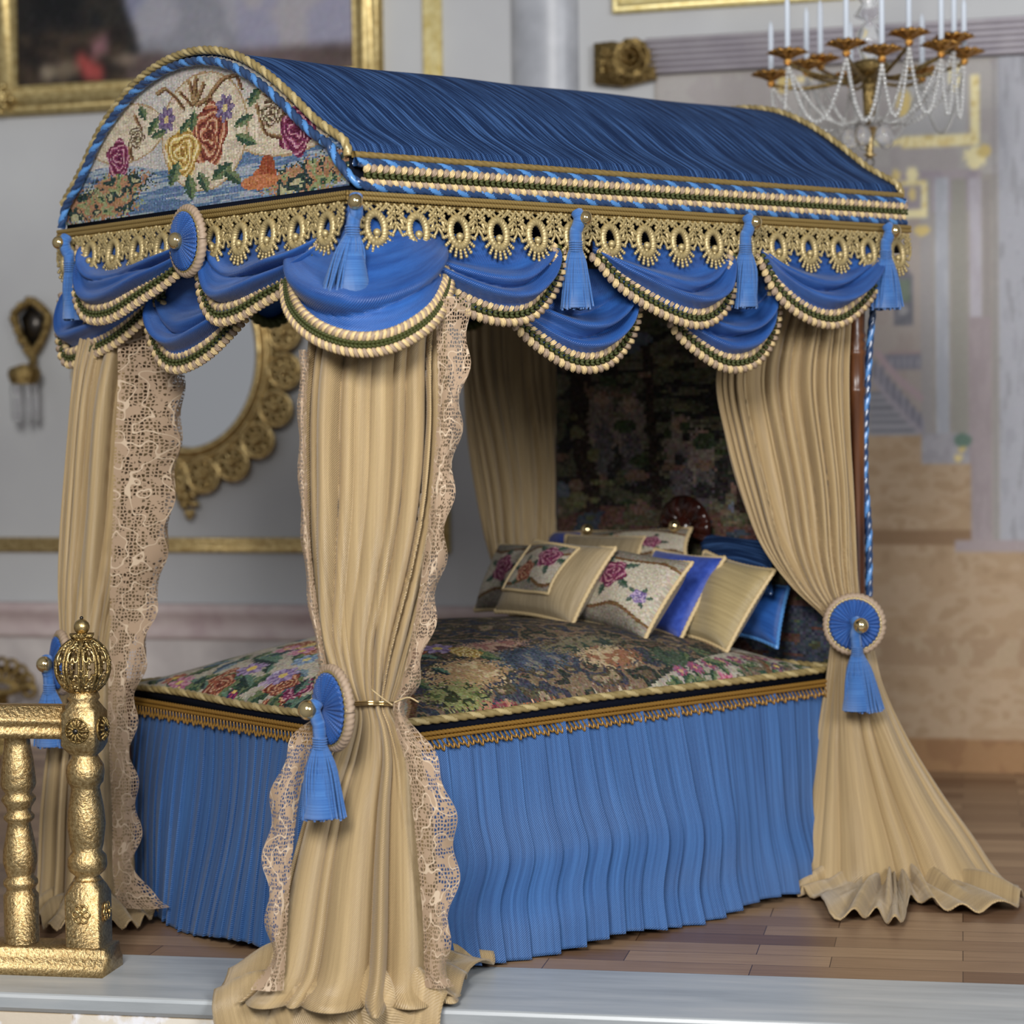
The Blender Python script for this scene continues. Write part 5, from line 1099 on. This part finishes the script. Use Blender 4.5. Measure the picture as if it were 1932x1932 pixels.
# canopy rosette (foot centre)
c_ = hit(354, 455, V(-.10, 0, 0), V(1, 0, 0)); root = thing('rosette', 'pleated blue rosette with a brass bead on the foot end of the canopy', 'rosette', c_)
rosette_parts(root, c_, V(-1, .10, 0), .088); mb = MB(); mb.ball(c_ + nrm(V(-1, .10, 0)) * .04, .026, M['brass'], 22); mb.build('bead', root)
# tie-back rosettes
def tieback(px, py, dep, n_, R, label, seed, tlen, twd, tdx, bead, bdir):
    c_ = at_depth(px, py, dep); root = thing('tieback_rosette', label, 'tieback', c_, 'blue rosette tiebacks on the bed curtains')
    rosette_parts(root, c_, n_, R, seed); p_ = c_ + nrm(n_) * .045
    tassel_parts(root, p_, tlen, twd, RV * tdx, bead, bdir if bdir is not None else n_, seed=seed)
tieback(1612, 1178, 7.80, -DV - RV * .15 + UP * .05, .085, 'blue rosette tieback with brass bead and tassel on the swept curtain at right', 21, .30, .062, .03, .027, -DV + RV * .8)
tieback(628, 1336, 6.33, -RV * .86 - DV * .50, .098, 'blue rosette tieback with brass bead and tassel on the nearest curtain', 22, .31, .058, .01, .028, -RV - DV * .3)
tieback(116, 1250, 7.5, -RV * .9 - DV * .4, .085, 'blue rosette tieback half hidden behind the filigree ball of the railing', 23, .28, .055, .01, .027, -RV * .2 - DV)

# ------------------------------------------------------------------ gilt railing
B0 = floor_pt(193, 1846); bal = thing('gilt_railing', 'gold leaf balustrade with a filigree ball finial, standing on the marble step at left', 'railing', B0)
def bp(a, q, z): return B0 + SD * a + SB * q + UP * z    # a to the right, q into the room
BAX = np.array([SD, SB, UP])
bd_ = .17
mb = MB(); mb.extrude([(0, 0), (0, .03), (.006, .036), (.012, .05), (.022, .056), (.022, .075), (.03, .082), (bd_ - .03, .082), (bd_ - .022, .075), (bd_ - .022, .056), (bd_ - .006, .036), (bd_, .03), (bd_, 0)], bp(-1.6, 0, 0), bp(0, 0, 0), SB, UP, M['leaf']); mb.build('base_rail', bal)
nc = bp(-.055 - .018, bd_ / 2, 0); hw = .055
def chamfer_block(mb, z0, z1, h, top, m):
    G = []
    lv = [(z0, h), (z1 - top, h), (z1 - top * .45, h * .9), (z1, h * .62)] if top > 0 else [(z0, h * .62), (z0 - top * .45, h * .9), (z0 - top, h), (z1 + top, h), (z1 + top * .45, h * .9), (z1, h * .7)]
    for z, r in lv:
        k = .9 * r if r == h else .55 * r; row = []
        for sx, sy in ((1, 1), (-1, 1), (-1, -1), (1, -1)):
            pr_ = [(sx * r, sy * k), (sx * k, sy * r)] if sx * sy > 0 else [(sx * k, sy * r), (sx * r, sy * k)]
            for x, y in pr_: row.append(nc + SD * x + SB * y + UP * z)
        G.append(row)
    mb.grid(np.array(G), m, cv=True); n_ = 8; b0 = mb.n - len(G) * n_; mb.f.append(tuple(b0 + i for i in range(n_))[::-1]); mb.m.append(0); mb.f.append(tuple(b0 + (len(G) - 1) * n_ + i for i in range(n_))); mb.m.append(0)
mb = MB(); chamfer_block(mb, .082, .285, hw, .05, M['leaf']); chamfer_block(mb, .655, .82, hw, -.035, M['leaf'])
def py2z(y): return (1846 - y) / 640
prn = [(py2z(1668), .045), (py2z(1660), .036), (py2z(1650), .054), (py2z(1640), .06), (py2z(1622), .058), (py2z(1612), .045), (py2z(1600), .05), (py2z(1560), .058), (py2z(1530), .054), (py2z(1490), .043), (py2z(1484), .046), (py2z(1478), .054), (py2z(1460), .058), (py2z(1445), .056), (py2z(1430), .042), (py2z(1420), .036)]
mb.lathe([(r, z) for z, r in prn], nc, M['leaf'], 28); mb.lathe([(.03, .80), (.05, .83), (.045, .845), (.03, .855)], nc, M['leaf'], 20); mb.build('newel_post', bal)
# filigree finial
fb = nc + UP * .925; mb = MB(); R_ = .082
for k in range(10):
    a = k / 10 * 2 * math.pi
    for da in (-.07, .07):
        P = [fb + R_ * (math.sin(p_) * (SD * math.cos(a + da) + SB * math.sin(a + da)) + UP * 1.05 * math.cos(p_)) for p_ in np.linspace(.25, math.pi - .25, 30)]
        mb.rope(P, .005, .008, M['oldgold'], lobes=2, per=3, n=6)
    am = a + math.pi / 10
    for pc in (.62, 1.15, 2.0, 2.5):
        for sg in (-1, 1):
            def sph(p_, a_): return fb + R_ * (math.sin(p_) * (SD * math.cos(a_) + SB * math.sin(a_)) + UP * 1.05 * math.cos(p_))
            P = [sph(pc + .2 * math.sin(w_), am + sg * (.02 + .11 * (1 - math.cos(w_)) * .8) / max(.55, math.sin(pc))) for w_ in np.linspace(0, 5.2, 14)]; mb.tube(P, .0038, M['gold'], 5)
        mb.ball(sph(pc + .26, am), .006, M['gold'], 6)
for pc in (.3, math.pi - .3): mb.rope([fb + R_ * (math.sin(pc) * (SD * math.cos(a_) + SB * math.sin(a_)) + UP * 1.05 * math.cos(pc)) for a_ in np.linspace(0, 2 * math.pi, 24)], .006, .01, M['oldgold'], lobes=2, per=4, n=6)
mb.ball(fb + UP * .118, .024, M['gold'], 18); mb.lathe([(.014, .07), (.03, .085), (.036, .098), (.018, .092), (.012, .1)], fb, M['oldgold'], 24, lobes=6, lamp=.2); mb.ball(fb + UP * .145, .006, M['steel'], 8); mb.lathe([(.03, -.1), (.035, -.085), (.02, -.075)], fb, M['oldgold'], 20)
mb.build('filigree_finial', bal)
# flower bosses on the newel blocks
def boss(z, n_, off, m, big=True):
    c_ = nc + UP * z + n_ * (hw + .002); e = nrm(np.cross(UP, n_)); mb = MB(); k_ = 12 if big else 6
    for k in range(k_):
        a = k / k_ * 2 * math.pi; u = e * math.cos(a) + UP * math.sin(a); w_ = np.cross(n_, u)
        if big: mb.tube(smooth([c_ + u * .010 + n_ * .009, c_ + u * .022 + n_ * .013, c_ + u * .034 + n_ * .004], 4), .0042, m, 6)
        else: mb.tube([c_ + u * .018 + .0105 * (u * math.cos(b_) + w_ * math.sin(b_)) + n_ * .003 for b_ in np.linspace(0, 2 * math.pi, 12)], .003, m, 5, cap=False)
    mb.ball(c_ + n_ * .010, .009 if big else .007, M['steel'] if big else m, 10)
    if big: mb.tube([c_ + .036 * (e * math.cos(a) + UP * math.sin(a)) for a in np.linspace(0, 2 * math.pi, 26)], .0035, m, 5, cap=False)
    mb.build('flower_boss', bal)
for n_ in (-SB, SD): boss(.737, n_, 0, M['oldgold']); boss(.185, n_, 0, M['gold'], False)
# top rail
mb = MB(); rz = (py2z(1392), py2z(1330)); q0 = bd_ / 2 - .045
mb.extrude([(q0, rz[0]), (q0 - .004, rz[0] + .02), (q0 + .004, rz[0] + .028), (q0 + .004, rz[0] + .04), (q0 - .008, rz[0] + .048), (q0 - .008, rz[0] + .06), (q0 + .004, rz[0] + .066), (q0 + .012, rz[1]), (q0 + .078, rz[1]), (q0 + .086, rz[0] + .066), (q0 + .094, rz[0] + .05), (q0 + .09, rz[0])], bp(-1.6, 0, 0), nc - B0 + B0 - SD * hw + (-SB * (bd_ / 2)), SB, UP, M['leaf']); mb.build('top_rail', bal)
for pxc in (42, -123):
    bx_ = (hit(pxc, 1780, bp(0, bd_ / 2, 0), SB) - B0).dot(SD); bb_ = bp(bx_, bd_ / 2, 0); mb = MB()
    pr_ = [(.053, 1793), (.053, 1700), (.045, 1694), (.042, 1688), (.052, 1680), (.052, 1672), (.04, 1664), (.044, 1656), (.052, 1636), (.05, 1612), (.038, 1572), (.034, 1560), (.046, 1552), (.047, 1546), (.036, 1538), (.038, 1530), (.052, 1516), (.052, 1510), (.040, 1502), (.05, 1492), (.054, 1484), (.048, 1440), (.04, 1410), (.038, 1392)]
    mb.lathe([(r, py2z(y)) for r, y in pr_], bb_, M['leaf'], 26); mb.build('baluster', bal)
